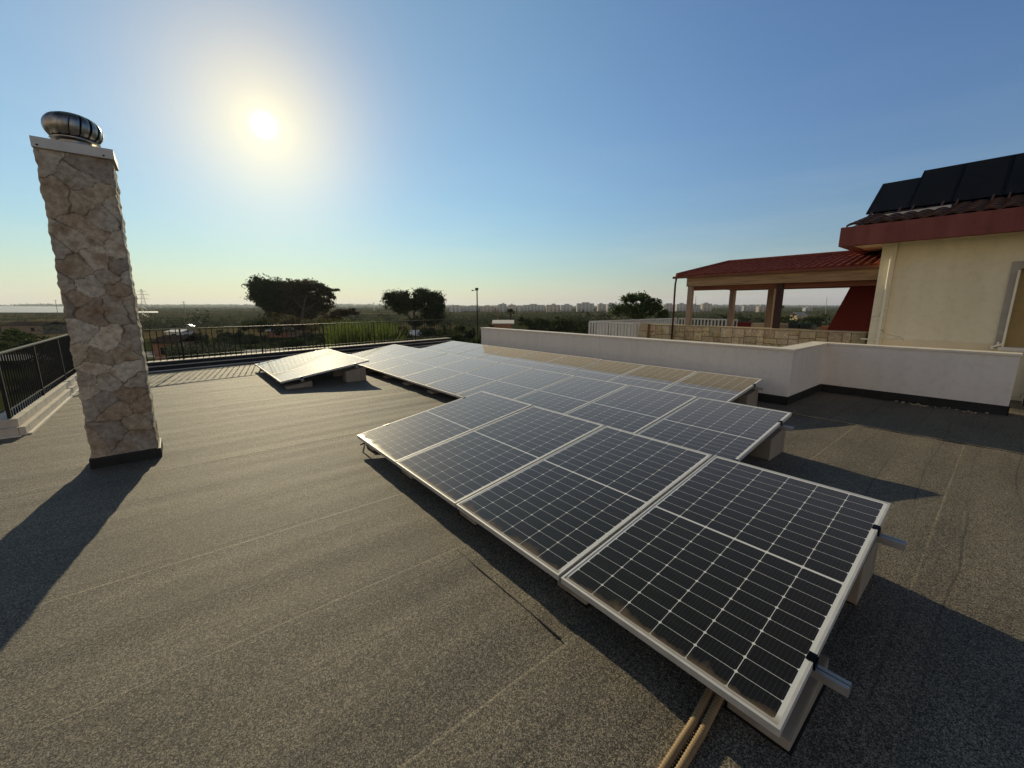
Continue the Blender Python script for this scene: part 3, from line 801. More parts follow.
def rail_obj(x0, y0, z0, s, ya, yb, label, group):
    r = empty('mounting_rail', (x0, ya, 0), label, 'mounting rail', group)
    cx = x0 + s * PH * math.cos(TILT); cz = z0 + s * PH * math.sin(TILT) - 0.036 - 0.022
    mb = MB()
    U = Vector((math.cos(TILT), 0, math.sin(TILT))); Nn = Vector((-math.sin(TILT), 0, math.cos(TILT)))
    p = Vector((cx, 0, cz)); 
    def bar(du, dn, wu, wn):
        c = p + U * du + Nn * dn
        mb.obox(Vector((c.x, ya, c.z)), Vector((c.x, yb, c.z)), wu, wn, Nn)
    bar(0, -0.018, 0.040, 0.006); bar(-0.017, 0, 0.005, 0.030); bar(0.017, 0, 0.005, 0.030)
    bar(-0.011, 0.017, 0.016, 0.005); bar(0.011, 0.017, 0.016, 0.005); bar(0, -0.004, 0.029, 0.004)
    mb.build('profile', M['rail'], r)
    for yy, sg in ((ya + 0.118, -1), (yb - 0.118, 1)):
        c = MB(); q = p + Nn * 0.036
        c.obox(Vector((q.x, yy, q.z)) - U * 0.022, Vector((q.x, yy, q.z)) + U * 0.022, 0.022, 0.034, Nn)
        q2 = p + Nn * 0.0585
        c.obox(Vector((q2.x, yy - sg * 0.008, q2.z)) - U * 0.022, Vector((q2.x, yy - sg * 0.008, q2.z)) + U * 0.022, 0.03, 0.004, Nn)
        c.build('end_clamp', M['dark_frame'], r)
    return r
blk_proto = {}
def block(x, y, kind, label, group):
    if kind not in blk_proto:
        o = empty('ballast_block', (x, y, 0))
        mb = MB()
        tt = math.tan(TILT)
        if kind == 'front':
            L, h = 0.46, 0.045
            mb.prism([(0, 0), (L, 0), (L, h + L * tt), (0, h)], 'y', -0.11, 0.11)
        else:
            L, h = 0.42, 0.235
            mb.prism([(0, 0), (L, 0), (L, h + L * tt), (0, h)], 'y', -0.13, 0.13)
        b = mb.build('concrete_body', M['concrete'], o, bevel=0.008, world=False)
        fp = MB(); fp.box(-0.01, 0.45 if kind == 'front' else 0.43, -0.12, 0.12, -0.003, 0.004); fp.build('rubber_pad', M['rubber'], o, world=False)
        blk_proto[kind] = o
    else:
        o = copy_tree(blk_proto[kind]); o.location = (x, y, 0)
    return tag(o, label, 'ballast block', group)
for rname, x0, y0, z0, idx in rows:
    grp = 'solar panels of the ' + rname
    n = len(idx)
    for k, i in enumerate(idx):
        y = y0 + i * PITCHP
        if rname == 'nearest row':
            lab = ['largest and nearest black solar panel, at the right end of the nearest row',
                   'second solar panel of the nearest row, its lower right corner dirty',
                   'third solar panel of the nearest row, grey sheen over its lower half',
                   'solar panel at the left end of the nearest row, its corner glaring pale'][k]
        elif rname == 'short row':
            lab = ['nearest of three cream glaring solar panels in the short row',
                   'middle of three cream glaring solar panels in the short row',
                   'farthest of three cream solar panels in the short row, striped by the railing shadow'][k]
        else:
            end = {'middle row': 'the middle long row', 'row under the parapet': 'the back row'}[rname]
            if k == 0: lab = 'solar panel at the right-hand end of ' + end + (', above a concrete block' if rname == 'middle row' else ', nearest its corner')
            elif k == n - 1: lab = 'solar panel at the far left end of ' + end + ', in railing shadow'
            else: lab = ORD[k] + ' solar panel from the right in ' + end
        place_panel(x0, y, z0, lab, grp)
    ya = y0 + idx[0] * PITCHP - 0.115; yb = y0 + idx[-1] * PITCHP + PW + 0.115
    for s, nm in zip((0.215, 0.83), ('lower', 'upper')):
        rail_obj(x0, y0, z0, s, ya, yb, nm + ' grey aluminium rail under the solar panels of the ' + {'nearest row': 'nearest row', 'short row': 'short cream row', 'middle row': 'middle long row', 'row under the parapet': 'back row'}[rname], 'aluminium mounting rails')
    nice = {'nearest row': 'nearest row of solar panels', 'short row': 'short cream row of panels', 'middle row': 'middle long row of panels', 'row under the parapet': 'back row by the parapet'}[rname]
    for k in range(n + 1):
        y = y0 + (idx[0] + k) * PITCHP - 0.01
        if k == 0: y += 0.10
        yr = y + 0.05 if k == 0 else y
        y = y + 0.005 if k == 0 else y
        if k == n: y -= 0.10
        where = 'at right end of the' if k == 0 else ('at far left end of the' if k == n else 'under %s joint from right of the' % ORD[k - 1])
        block(x0 + 0.10, y, 'front', 'low block ' + where + ' ' + nice, 'low front ballast blocks')
        block(x0 + PH * math.cos(TILT) - 0.50, yr, 'rear', 'tall block ' + where + ' ' + nice, 'tall rear ballast blocks')

# corrugated conduits coming out from under the nearest row
M['conduit'] = rough_mat('beige_conduit', (0.27, 0.18, 0.09), 0.15, 6, 0.6, 0.05, 60)
def conduit(pts, label):
    P = []; rad = []
    cpts = [Vector(p) for p in pts]
    for i in range(len(cpts) - 1):
        a, b = cpts[i], cpts[i + 1]
        m = max(2, int((b - a).length / 0.0035))
        for j in range(m):
            P.append(a.lerp(b, j / m))
    # smooth
    for _ in range(20):
        P = [P[0]] + [(P[i-1] + P[i] * 2 + P[i+1]) / 4 for i in range(1, len(P)-1)] + [P[-1]]
    rad = [0.0150 + 0.0016 * math.sin(i * 1.5708) for i in range(len(P))]
    o = MB().path(P, rad, 12).build('conduit', M['conduit'], smooth=True)
    return tag(o, label, 'conduit', 'corrugated conduits in the foreground')
conduit([(0.2, 0.50, 0.018), (1.0, 0.535, 0.018), (1.35, 0.555, 0.018), (1.62, 0.58, 0.04), (2.0, 0.6, 0.09), (2.6, 0.62, 0.12)], 'beige corrugated conduit on the dark felt in front, the left one of two')
conduit([(0.2, 0.455, 0.018), (1.0, 0.495, 0.018), (1.35, 0.517, 0.018), (1.62, 0.54, 0.04), (2.0, 0.56, 0.09), (2.6, 0.58, 0.12)], 'beige corrugated conduit on the dark felt in front, the right one of two')
# cable showing at the left corner of the nearest row
cb = MB(); cb.path([(1.50, 4.40, 0.10), (1.47, 4.50, 0.05), (1.55, 4.62, 0.012), (1.75, 4.55, 0.03), (1.9, 4.4, 0.12)], 0.008, 8)
tag(cb.build('cable', M['rubber'], smooth=True), 'black cable looping out at the left corner of the nearest row of panels', 'cable')

# ------------------------------------------------------------------ neighbouring house (right)
nh = empty('neighbour_house', (11.0, 0, 0), 'cream rendered house with red brown eaves board, at right behind the parapet', 'house')
WX = 11.0; WY1 = 1.83
wl = MB()
wy0, wy1, wz0, wz1 = -1.25, 0.03, 0.90, 2.21     # window opening
def wallbox(y0, y1, z0, z1): wl.box(WX, WX + 0.3, y0, y1, z0, z1)
wallbox(wy1, WY1 - 0.22, GZ, 3.0); wallbox(-6, wy0, GZ, 3.0); wallbox(wy0, wy1, GZ, wz0); wallbox(wy0, wy1, wz1, 3.0)
wl.box(WX + 0.302, 18.0, WY1 - 0.3, WY1, GZ, 3.0)
wl.build('wall', M['yellow_wall'], nh)
ps = MB(); ps.box(WX - 0.05, WX + 0.30, WY1 - 0.218, WY1 + 0.002, GZ, 3.0); ps.build('corner_pilaster', M['yellow_wall'], nh, bevel=0.006)
M['dado'] = rough_mat('dado_render', (0.74, 0.62, 0.42), 0.10, 0.9, 0.92, 0.12, 120)
dd = MB(); dd.box(WX - 0.018, WX - 0.001, wy1 + 0.12, WY1 - 0.22, -0.5, 0.945); dd.build('dado', M['dado'], nh, bevel=0.004)
wf = MB()
wf.box(WX - 0.03, WX + 0.05, wy1 - 0.001, wy1 + 0.11, wz0 - 0.02, wz1 + 0.12); wf.box(WX - 0.03, WX + 0.05, wy0 - 0.11, wy1 - 0.002, wz1 + 0.001, wz1 + 0.12)
win = wf.build('window', M['grey_metal'], nh, bevel=0.004)
sl_ = MB(); sl_.box(WX - 0.10, WX + 0.1, wy0 - 0.1, wy1 + 0.06, wz0 - 0.06, wz0 + 0.005); sl_.build('sill', M['coping'], win, bevel=0.004)
M['shutter'] = rough_mat('ochre_shutter', (0.36, 0.27, 0.12), 0.15, 3, 0.6, 0.1, 30)
st_ = MB()
st_.box(WX + 0.13, WX + 0.16, wy0, wy1, wz0, 1.52); st_.box(WX + 0.11, WX + 0.15, wy0, wy1, 1.521, 1.72); st_.box(WX + 0.13, WX + 0.16, wy0, wy1, 1.721, wz1)
st_.build('shutter', M['shutter'], win)
fb = MB(); fb.box(10.40, 10.56, -6.5, 2.42, 2.755, 3.115); fb.box(10.561, 18, 2.28, 2.42, 2.755, 3.115); fb.build('eaves_board', M['red_paint'], nh, bevel=0.008)
so = MB(); so.box(10.561, 18.0, -6.5, 2.279, 2.80, 3.0); so.build('soffit', M['yellow_wall'], nh)
# tiled roof
def tile_mat(name, c0, c1, ax='y'):
    t = NT(name); v = t.coords()
    f = t.noise(v, 7, 3, 0.6); f2 = t.noise(v, 40, 3, 0.6)
    t.set(base=t.mix(1.0, t.ramp(f, [(0.3, c0), (0.7, c1)]), t.ramp(f2, [(0.3, (0.7,0.7,0.7)), (0.7, (1.2,1.2,1.2))]), 'MULTIPLY'), rough=0.75, spec=0.3)
    return t.m
M['tiles'] = tile_mat('red_clay_tiles', (0.17, 0.036, 0.022), (0.29, 0.075, 0.042))
M['dark_tiles'] = tile_mat('weathered_clay_tiles', (0.045, 0.026, 0.020), (0.11, 0.055, 0.038))
def tiled_slope(mb, e0, e1, r0, r1, wid=0.22, course=0.34, lift=0.03):
    """barrel-tile surface between eave line e0-e1 and ridge line r0-r1 (real corrugated courses)"""
    e0, e1, r0, r1 = map(Vector, (e0, e1, r0, r1))
    L = (e1 - e0).length; S = ((r0 + r1) / 2 - (e0 + e1) / 2).length
    nrm_ = (e1 - e0).cross(r0 - e0)
    if nrm_.length < 1e-6: nrm_ = (e1 - e0).cross(r1 - e0)
    nrm_.normalize()
    if nrm_.z < 0: nrm_.negate()
    nc = max(1, round(L / wid)); ns = max(1, round(S / course)); sub = 6
    for j in range(ns):
        a0, a1 = j / ns, (j + 1) / ns + 0.02
        vs_ = []
        for a, lf in ((a0, lift), (min(a1, 1.0), 0.004)):
            p0 = e0.lerp(r0, a); p1 = e1.lerp(r1, a)
            for i in range(nc * sub + 1):
                u_ = i / (nc * sub)
                b_ = abs(math.sin(math.pi * i / sub)) ** 0.8
                vs_.append(p0.lerp(p1, u_) + nrm_ * (lf + 0.045 * b_))
        m_ = nc * sub + 1
        vs_ += [p - nrm_ * (0.045) for p in vs_[:m_]]
        fs_ = [(i, i + 1, m_ + i + 1, m_ + i) for i in range(m_ - 1)] + [(2*m_ + i, 2*m_ + i + 1, i + 1, i) for i in range(m_ - 1)]
        mb.add(vs_, fs_)
rf = MB(); rk = math.tan(R(13.0))
tiled_slope(rf, (10.50, 2.36, 3.13), (10.50, -6.4, 3.13), (14.6, 2.36, 3.13 + 4.1 * rk), (14.6, -6.4, 3.13 + 4.1 * rk))
rf.prism([(10.52, 3.10), (14.6, 3.10 + 4.08 * rk), (18, 3.10 + 0.7 * rk), (18, 3.02), (10.52, 3.02)], 'y', -6.4, 2.34)
roofo = rf.build('roof', M['dark_tiles'], nh)
# pipes on the wall
pp = MB(); pp.tube((WX - 0.115, 1.665, 0.2), (WX - 0.115, 1.665, 2.55), 0.022, n=10)
for zz in (1.0, 1.55): pp.box(WX - 0.125, WX - 0.049, 1.60, 1.69, zz - 0.012, zz + 0.012)
pp.tube((WX - 0.115, 1.66, 0.93), (WX - 0.115, 1.93, 0.935), 0.013, n=8)
tag(pp.build('wall_pipe', M['pipe']), 'slim cream pipe running up the corner of the cream house', 'pipe')
pp = MB()
pp.tube((WX - 0.07, 0.045, 0.90), (WX - 0.07, 0.045, 2.18), 0.016, n=8)
pp.path([(WX - 0.07, 0.045, 0.96), (WX - 0.09, 0.10, 0.93), (WX - 0.09, 0.16, 0.90), (WX - 0.10, 0.15, 0.86)], 0.02, 8)
pp.tube((WX - 0.09, 0.10, 0.93), (WX - 0.09, 0.10, 0.99), 0.014, n=8)
tag(pp.build('wall_pipe', M['pipe']), 'cream pipe with a bent tap at its foot beside the window at the right edge', 'pipe')
# panels on stands on that roof
def roof_panel(y0, y1, xb, zb, xt, zt, label):
    t = empty('roof_solar_panel', (xb, (y0 + y1) / 2, zb), label, 'solar panel', 'black panels on the tiled roof')
    p0 = Vector((xb, 0, zb)); p1 = Vector((xt, 0, zt)); d = (p1 - p0); n = Vector((-d.z, 0, d.x)).normalized()
    def slab(a0, a1, y0, y1, h0, h1):
        c = []
        for h in (h0, h1):
            for a, y in ((a0, y0), (a1, y0), (a1, y1), (a0, y1)):
                q = p0 + d * a + n * h; c.append((q.x, y, q.z))
        return c
    fs = [(0,3,2,1),(4,5,6,7),(0,1,5,4),(1,2,6,5),(2,3,7,6),(3,0,4,7)]
    f = MB(); e = 0.03 / d.length * 0.8
    f.add(slab(0, e, y0, y1, -0.035, 0), fs); f.add(slab(1 - e, 1, y0, y1, -0.035, 0), fs)
    f.add(slab(e, 1 - e, y0, y0 + 0.022, -0.035, 0), fs); f.add(slab(e, 1 - e, y1 - 0.022, y1, -0.035, 0), fs)
    f.build('frame', M['dark_frame'], t)
    g_ = MB(); g_.add(slab(e, 1 - e, y0 + 0.022, y1 - 0.022, -0.03, -0.003), fs); g_.build('cell_glass', M['black_cells'], t)
    for yy in (y0 + 0.1, y1 - 0.1):
        l = MB(); a = p0 + d * 0.12 - n * 0.04
        zr = 3.13 + (a.x - 10.5) * rk
        l.obox((a.x, yy, a.z), (a.x - 0.45, yy, 3.13 + (a.x - 0.45 - 10.5) * rk + 0.04), 0.03, 0.03); 
        b_ = p0 + d * 0.85 - n * 0.04
        l.obox((b_.x, yy, b_.z), (b_.x + 0.1, yy, 3.13 + (b_.x + 0.1 - 10.5) * rk), 0.03, 0.03)
        l.build('strut', M['pipe_dark'], t)
    return t
yb = [2.42, 1.7584, 1.758, 1.1284, 1.128, 0.4684, 0.468, -0.1816, -0.182, -0.8416, -0.842, -1.5]
for k in range(6):
    y1, y0 = yb[2*k], yb[2*k+1]
    first = k == 0
    roof_panel(y0, y1, 12.2, 3.625, 13.37 if first else 13.50, 4.44 if first else 4.60,
               ['leftmost black solar panel on the house roof, lower than the rest',
                'second black solar panel from the left on the house roof',
                'third black solar panel from the left on the house roof',
                'black solar panel on the house roof cut by the right edge of the picture',
                'black solar panel on the house roof just beyond the right edge of the picture',
                'last black solar panel on the house roof, beyond the picture edge'][k])
bd = MB(); bd.obox((11.6, 2.0, 3.43), (11.6, 1.05, 3.45), 0.03, 0.05)
tag(bd.build('batten', M['white_metal']), 'pale batten lying on the dark tiles below the black roof panels', 'batten')

# ---- terrace next door: slab, stone wall, balustrades
tc_ = empty('terrace', (13.5, 5.5, 0), 'raised terrace slab of the neighbouring house under the pergola', 'terrace')
MB().box(11.0, 17.4, 1.84, 9.6, GZ, 0.0).build('slab', M['tan'], tc_)
def cut_blocks(u0, u1, z0, z1, r):
    """split a wall face into uneven rectangles"""
    out = []
    def split(a, b, c, d):
        w_, h_ = b - a, d - c
        if (w_ < 0.42 and h_ < 0.24 and r.random() < 0.85) or (w_ < 0.30 and h_ < 0.30 and r.random() < 0.5) or (w_ < 0.16 and h_ < 0.16): out.append((a, b, c, d)); return
        if w_ > h_ * r.uniform(0.9, 1.6) and w_ > 0.2: m = a + w_ * r.uniform(0.35, 0.65); split(a, m, c, d); split(m, b, c, d)
        elif h_ > 0.16: m = c + h_ * r.uniform(0.35, 0.65); split(a, b, c, m); split(a, b, m, d)
        else: out.append((a, b, c, d))
    u = u0
    while u < u1:
        v = min(u1, u + r.uniform(0.5, 0.9)); split(u, v, z0, z1); u = v
    return out
def block_face(name, X, u0, u1, z0, z1, parent, seed):
    r = np.random.default_rng(seed); V = []; F = []; C = []; g = 0.006
    for a, b, c, d in cut_blocks(u0, u1, z0, z1, r):
        h = 0.012 + r.uniform(0, 0.010); n = len(V); cc_ = np.array([0.50, 0.42, 0.30]) * r.uniform(0.75, 1.15) * np.array([1, r.uniform(0.95, 1.03), r.uniform(0.88, 1.05)])
        for hh, gg in ((0.0, g), (h - 0.004, g), (h, g + 0.006)):
            V += [(X - hh, a + gg, c + gg), (X - hh, b - gg, c + gg), (X - hh, b - gg, d - gg), (X - hh, a + gg, d - gg)]
        C += [cc_] * 12
        for q in (0, 4):
            for k in range(4): F.append((n + q + k, n + q + 4 + k, n + q + 4 + (k + 1) % 4, n + q + (k + 1) % 4))
        F.append((n + 8, n + 11, n + 10, n + 9))
    o = np_mesh(name, np.array(V), np.array(F), M['stone'], parent)
    a_ = o.data.color_attributes.new('tone', 'FLOAT_COLOR', 'POINT')
    a_.data.foreach_set('color', np.concatenate([np.array(C), np.ones((len(V), 1))], 1).astype(np.float32).ravel())
M['mortar'] = rough_mat('mortar', (0.17, 0.12, 0.07), 0.2, 6, 0.95, 0.2, 60)
sw = empty('stone_wall', (11.2, 4.5, 0), 'low tan wall of rectangular stone blocks under the front of the pergola', 'wall')
MB().box(11.2, 11.45, 1.9, 7.0, -0.5, 1.03).build('mortar_core', M['mortar'], sw)
block_face('stone_facing', 11.2, 1.9, 7.0, -0.3, 1.03, sw, 4)
MB().box(11.17, 11.48, 1.9, 7.0, 1.031, 1.060).build('coping', M['tan'], sw, bevel=0.004)
MB().box(11.1, 11.5, 7.005, 7.32, -0.5, 1.06).build('end_pier', M['mortar'], sw)
block_face('pier_facing', 11.1, 7.005, 7.32, -0.3, 1.06, sw, 9)
def white_balustrade(p, q, label, sp=0.135, h=1.05):
    p = Vector((*p, 0)); q = Vector((*q, 0)); d = (q - p).normalized(); L = (q - p).length
    t = empty('balustrade', p, label, 'balustrade')
    MB().obox(p + Vector((0,0,h)), q + Vector((0,0,h)), 0.07, 0.05).build('top_rail', M['white_metal'], t, bevel=0.006)
    MB().obox(p + Vector((0,0,0.30)), q + Vector((0,0,0.30)), 0.06, 0.05).build('bottom_rail', M['white_metal'], t)
    MB().obox(p + Vector((0,0,0.0)), q + Vector((0,0,0.0)), 0.16, 0.42).build('plinth', M['tan'], t)
    nb = int(L / sp); pr_ = None
    for i in range(nb + 1):
        c = d * (L * i / nb)
        if pr_ is None:
            pr_ = MB().box(-0.024, 0.024, -0.024, 0.024, 0.326, h - 0.026).build('baluster', M['white_metal'], t, world=False); pr_.location = c
        else:
            b = pr_.copy(); col.objects.link(b); b.parent = t; b.location = c
white_balustrade((11.25, 7.40), (11.25, 9.40), 'white balustrade with close upright bars left of the stone wall', 0.12)
white_balustrade((11.33, 9.46), (17.2, 9.46), 'white balustrade along the far end of the neighbouring terrace, behind the leafy tree', 0.14)
white_balustrade((17.2, 6.9), (17.2, 9.35), 'white balustrade with dark gaps seen between the pergola posts', 0.14)
lw = empty('terrace_wall', (17.2, 4.5, 0), 'low rendered terrace wall in red, tan and brick tones seen through the pergola', 'wall')
MB().box(17.1, 17.3, 6.35, 6.85, 0, 0.98).build('red_pier', M['dark_red'], lw)
MB().box(17.1, 17.3, 5.0, 6.345, 0, 0.96).build('tan_panel', M['tan'], lw)
MB().box(17.1, 17.3, 2.0, 4.15, 0, 0.93).build('brick_panel', M['brick_far'], lw)
pt = empty('water_pot', (16.6, 5.55, 0), 'small dark pot standing on the terrace in front of the tan wall panel', 'pot')
MB().lathe([(0.10, 0.7), (0.17, 0.82), (0.16, 0.95), (0.07, 1.06), (0.085, 1.10)], 14, (16.6, 5.55)).build('body', M['rubber'], pt, smooth=True)
MB().box(16.35, 16.85, 5.3, 5.8, 0, 0.70).build('stand', M['tan'], pt)
M['bin'] = rough_mat('dark_green_plastic', (0.02, 0.028, 0.026), 0.2, 4, 0.5, 0.05, 40)
for yy, lb in ((4.80, 'left of two dark bins on the terrace between the pergola posts'), (4.42, 'right of two dark bins on the terrace, beside the brick wall panel')):
    b = empty('bin', (16.8, yy, 0), lb, 'bin', 'dark bins on the terrace')
    MB().prism([(16.62, 0.06), (17.0, 0.06), (17.05, 0.92), (16.57, 0.92)], 'y', yy - 0.15, yy + 0.15).build('body', M['bin'], b, bevel=0.02)
    MB().prism([(16.55, 0.922), (17.07, 0.922), (17.04, 0.97), (16.6, 1.0)], 'y', yy - 0.165, yy + 0.165).build('lid', M['bin'], b, bevel=0.01)
    for k in (-1, 1): MB().tube((16.95, yy + 0.08 * k, 0.06), (16.95, yy + 0.11 * k, 0.06), 0.06, n=12).build('wheel', M['rubber'], b)

# ---- pergola
pg = empty('pergola', (13.2, 4.2, 0), 'timber pergola with red clay tile roof on posts, left of the cream house', 'pergola')
PX0, PX1, PY0, PY1 = 11.2, 14.2, 1.86, 6.28
ez, rz = 2.40, 2.80
rxm = 12.7
rs = MB()
hipY = PY1 - 0.78
tiled_slope(rs, (PX0, PY1, ez), (PX0, PY0, ez), (rxm, hipY, rz), (rxm, PY0, rz), 0.16, 0.26, 0.02)
tiled_slope(rs, (PX1, PY0, ez), (PX1, PY1, ez), (rxm, PY0, rz), (rxm, hipY, rz), 0.20, 0.30, 0.02)
tiled_slope(rs, (PX1, PY1, ez), (PX0, PY1, ez), (rxm + 0.001, hipY, rz), (rxm - 0.001, hipY, rz), 0.20, 0.30, 0.02)
rs.build('tile_roof', M['tiles'], pg)
rd_ = MB(); rd_.path([(rxm, PY0, rz + 0.05), (rxm, hipY, rz + 0.05), (PX0 + 0.02, PY1 - 0.02, ez + 0.06)], 0.055, 8); rd_.build('ridge_tiles', M['tiles'], pg)
ck = MB(); ck.add([(PX0 + .02, PY1 - .02, ez), (PX0 + .02, PY0, ez), (rxm, PY0, rz - .02), (rxm, hipY, rz - .02), (PX1 - .02, PY0, ez), (PX1 - .02, PY1 - .02, ez)],
                  [(0, 1, 2, 3), (4, 5, 3, 2), (5, 0, 3)])
ck.build('ceiling_boards', M['timber_dark'], pg)
gt = MB(); gt.box(PX0 - 0.07, PX0 - 0.005, PY0, PY1 + 0.05, ez - 0.045, ez + 0.015); gt.build('gutter', M['timber_dark'], pg)
bm_ = MB(); bm_.box(PX0 + 0.02, PX0 + 0.18, PY0, 5.95, 2.13, 2.37); bm_.build('beam', M['timber'], pg, bevel=0.006)
MB().box(PX0 + 0.181, PX0 + 0.30, PY0, 5.95, 2.02, 2.19).build('beam', M['timber_dark'], pg)
MB().box(PX1 - 0.20, PX1 - 0.04, PY0, 5.95, 2.08, 2.36).build('beam', M['timber_dark'], pg)
MB().box(PX0 + 0.30, PX1 - 0.2, 5.79, 5.95, 2.10, 2.36).build('beam', M['timber_dark'], pg)
for yy in (2.5, 3.2, 3.9, 4.6, 5.3): MB().box(PX0 + 0.30, PX1 - 0.2, yy - 0.04, yy + 0.04, 2.2, 2.34).build('rafter', M['timber_dark'], pg)
for (x, y, wd, mt) in ((11.32, 5.86, 0.13, 'post_wood'), (14.06, 5.86, 0.15, 'post_wood'), (13.95, 4.70, 0.17, 'post_wood'), (11.36, 3.655, 0.13, 'pipe_dark')):
    MB().box(x - wd/2, x + wd/2, y - wd/2, y + wd/2, 0.0, 2.14).build('post', M[mt], pg, bevel=0.012)
dp = MB(); dp.path([(PX0 - 0.06, 6.22, 2.36), (PX0 - 0.06, 6.24, 2.2), (PX0 - 0.06, 6.22, 0.2)], 0.026, 10)
tag(dp.build('downspout', M['pipe_dark'], smooth=True), 'dark thin rain pipe dropping from the left corner of the pergola roof', 'downpipe')
rw = MB(); rw.prism([(1.84, 0.0), (3.34, 0.0), (2.62, 2.22), (1.84, 2.22)], 'x', 13.05, 13.3)
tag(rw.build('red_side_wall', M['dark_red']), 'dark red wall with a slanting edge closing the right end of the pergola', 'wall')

# ------------------------------------------------------------------ vegetation helpers
def leaf_quads(C, size, flat=0.0):
    """small random quads at centres C (n,3)"""
    n = len(C)
    a = rng.normal(size=(n, 3)); a /= np.linalg.norm(a, axis=1)[:, None]
    b = rng.normal(size=(n, 3)); b -= a * (a * b).sum(1)[:, None]; b /= np.linalg.norm(b, axis=1)[:, None]
    s = size * rng.uniform(0.55, 1.3, (n, 1))
    a = a * s; b = b * s * 0.6
    a[:, 2] *= (1 - flat); b[:, 2] *= (1 - flat)
    V = np.stack([C - a, C + b * 0.8, C + a, C - b * 0.8], 1).reshape(-1, 3)
    F = np.arange(n * 4).reshape(n, 4)
    return V, F
def clump_points(lobes, n, shell=0.35, sub=14):
    """points in uneven lobes [(centre, radii)]: small clumps on the lobe surfaces"""
    vol = np.array([np.prod(r) ** (2/3) for _, r in lobes]); vol /= vol.sum()
    out = []
    for (c, r), f in zip(lobes, vol):
        m = max(8, int(n * f)); k = max(10, m // 40)
        d = rng.normal(size=(k, 3)); d /= np.linalg.norm(d, axis=1)[:, None]
        rad = rng.uniform(shell, 1.05, (k, 1)) 
        cc_ = np.array(c) + d * rad * np.array(r)
        i = rng.integers(0, k, m)
        out.append(cc_[i] + rng.normal(size=(m, 3)) * np.array(r) * rng.uniform(0.08, 0.2, (k, 1))[i])
    return np.concatenate(out)
def tree(name, base, lobes, n, leaf, mat, label, trunks, group=None, cat='tree'):
    t = empty(name, base, label, cat, group)
    tr_ = MB()
    for pts, r0, r1 in trunks:
        m = len(pts); tr_.path(pts, [r0 + (r1 - r0) * i / (m - 1) for i in range(m)], 7)
    tr_.build('trunk', M['bark'], t, smooth=True)
    P = clump_points(lobes, n)
    V, F = leaf_quads(P, leaf)
    np_mesh('crown', V, F, M[mat], t)
    return t
def px_lobe(x, y, depth, rx, ry, rd=None):
    c = far(x, y, depth); s = depth / FPX * 1.0
    r = rx * s; return (tuple(c), (r * 1.0, (rd or rx) * s, ry * s))

# umbrella pines beyond the railing
D = 95.0
def base_at(x, depth): p = far(x, 306, depth); return Vector((p.x, p.y, gz(p.x, p.y)))
b0 = base_at(268, D)
tree('pine_tree', b0, [px_lobe(262, 288, D, 14, 10), px_lobe(277, 292, D, 12, 13), px_lobe(256, 291, D, 8, 9), px_lobe(270, 302, D, 11, 8), px_lobe(276, 312, D, 9, 8), px_lobe(284, 300, D, 9, 10), px_lobe(264, 297, D, 12, 8)], 30000, 0.24, 'pine',
     'big dense pine with rounded crown, left half of the large dark tree group',
     [([b0, far(268, 318, D), far(266, 300, D)], 0.4, 0.2), ([far(268, 316, D), far(276, 298, D)], 0.25, 0.1)], 'pines beyond the railing')
b1 = base_at(303, D - 5)
tree('cedar_tree', b1, [px_lobe(292, 289, D, 12, 9), px_lobe(306, 287, D, 14, 7), px_lobe(320, 290, D, 10, 6), px_lobe(328, 296, D, 6, 6), px_lobe(300, 302, D, 14, 7), px_lobe(317, 307, D, 12, 5), px_lobe(333, 290, D, 7, 1.5), px_lobe(302, 313, D, 18, 6), px_lobe(296, 301, D, 12, 9), px_lobe(311, 300, D, 13, 7), px_lobe(324, 305, D, 9, 7)], 30000, 0.23, 'cedar',
     'broad brownish cedar with ragged edge, right half of the large tree group beyond the railing',
     [([b1, far(302, 316, D - 5), far(306, 296, D - 3)], 0.4, 0.15), ([far(303, 312, D - 4), far(320, 300, D - 3)], 0.2, 0.06), ([far(304, 310, D - 4), far(290, 296, D - 3)], 0.2, 0.06)], 'pines beyond the railing')
D2 = 72.0; b2 = base_at(412, D2)
tree('pine_tree', b2, [px_lobe(393, 300, D2, 11, 9), px_lobe(403, 306, D2, 10, 8), px_lobe(424, 297, D2, 12, 8), px_lobe(434, 301, D2, 10, 9), px_lobe(416, 303, D2, 8, 8), px_lobe(428, 313, D2, 9, 6), px_lobe(440, 317, D2, 5, 5), px_lobe(416, 322, D2, 7, 6), px_lobe(436, 308, D2, 8, 7), px_lobe(402, 299, D2, 10, 8), px_lobe(432, 320, D2, 8, 6)], 30000, 0.17, 'pine',
     'dark umbrella pine with a two-lobed crown standing alone left of the lamp post',
     [([b2, far(413, 328, D2), far(414, 312, D2), far(424, 300, D2)], 0.35, 0.12), ([far(413, 322, D2), far(400, 306, D2)], 0.2, 0.08), ([far(413, 324, D2), far(432, 308, D2)], 0.18, 0.06)], 'pines beyond the railing')
D3 = 58.0; b3 = base_at(640, D3)
tree('leafy_tree', b3, [px_lobe(628, 300, D3, 8, 6), px_lobe(640, 299, D3, 10, 6), px_lobe(651, 303, D3, 10, 6), px_lobe(622, 309, D3, 10, 7), px_lobe(640, 311, D3, 12, 8), px_lobe(656, 312, D3, 9, 7), px_lobe(664, 315, D3, 5, 4)], 8000, 0.17, 'leaf',
     'bright green leafy tree with loose crown behind the white balustrade',
     [([b3, far(640, 325, D3), far(641, 305, D3)], 0.25, 0.08), ([far(640, 320, D3), far(626, 306, D3)], 0.12, 0.04), ([far(640, 322, D3), far(655, 308, D3)], 0.12, 0.04)])
D4 = 120.0; b4 = base_at(775, D4)
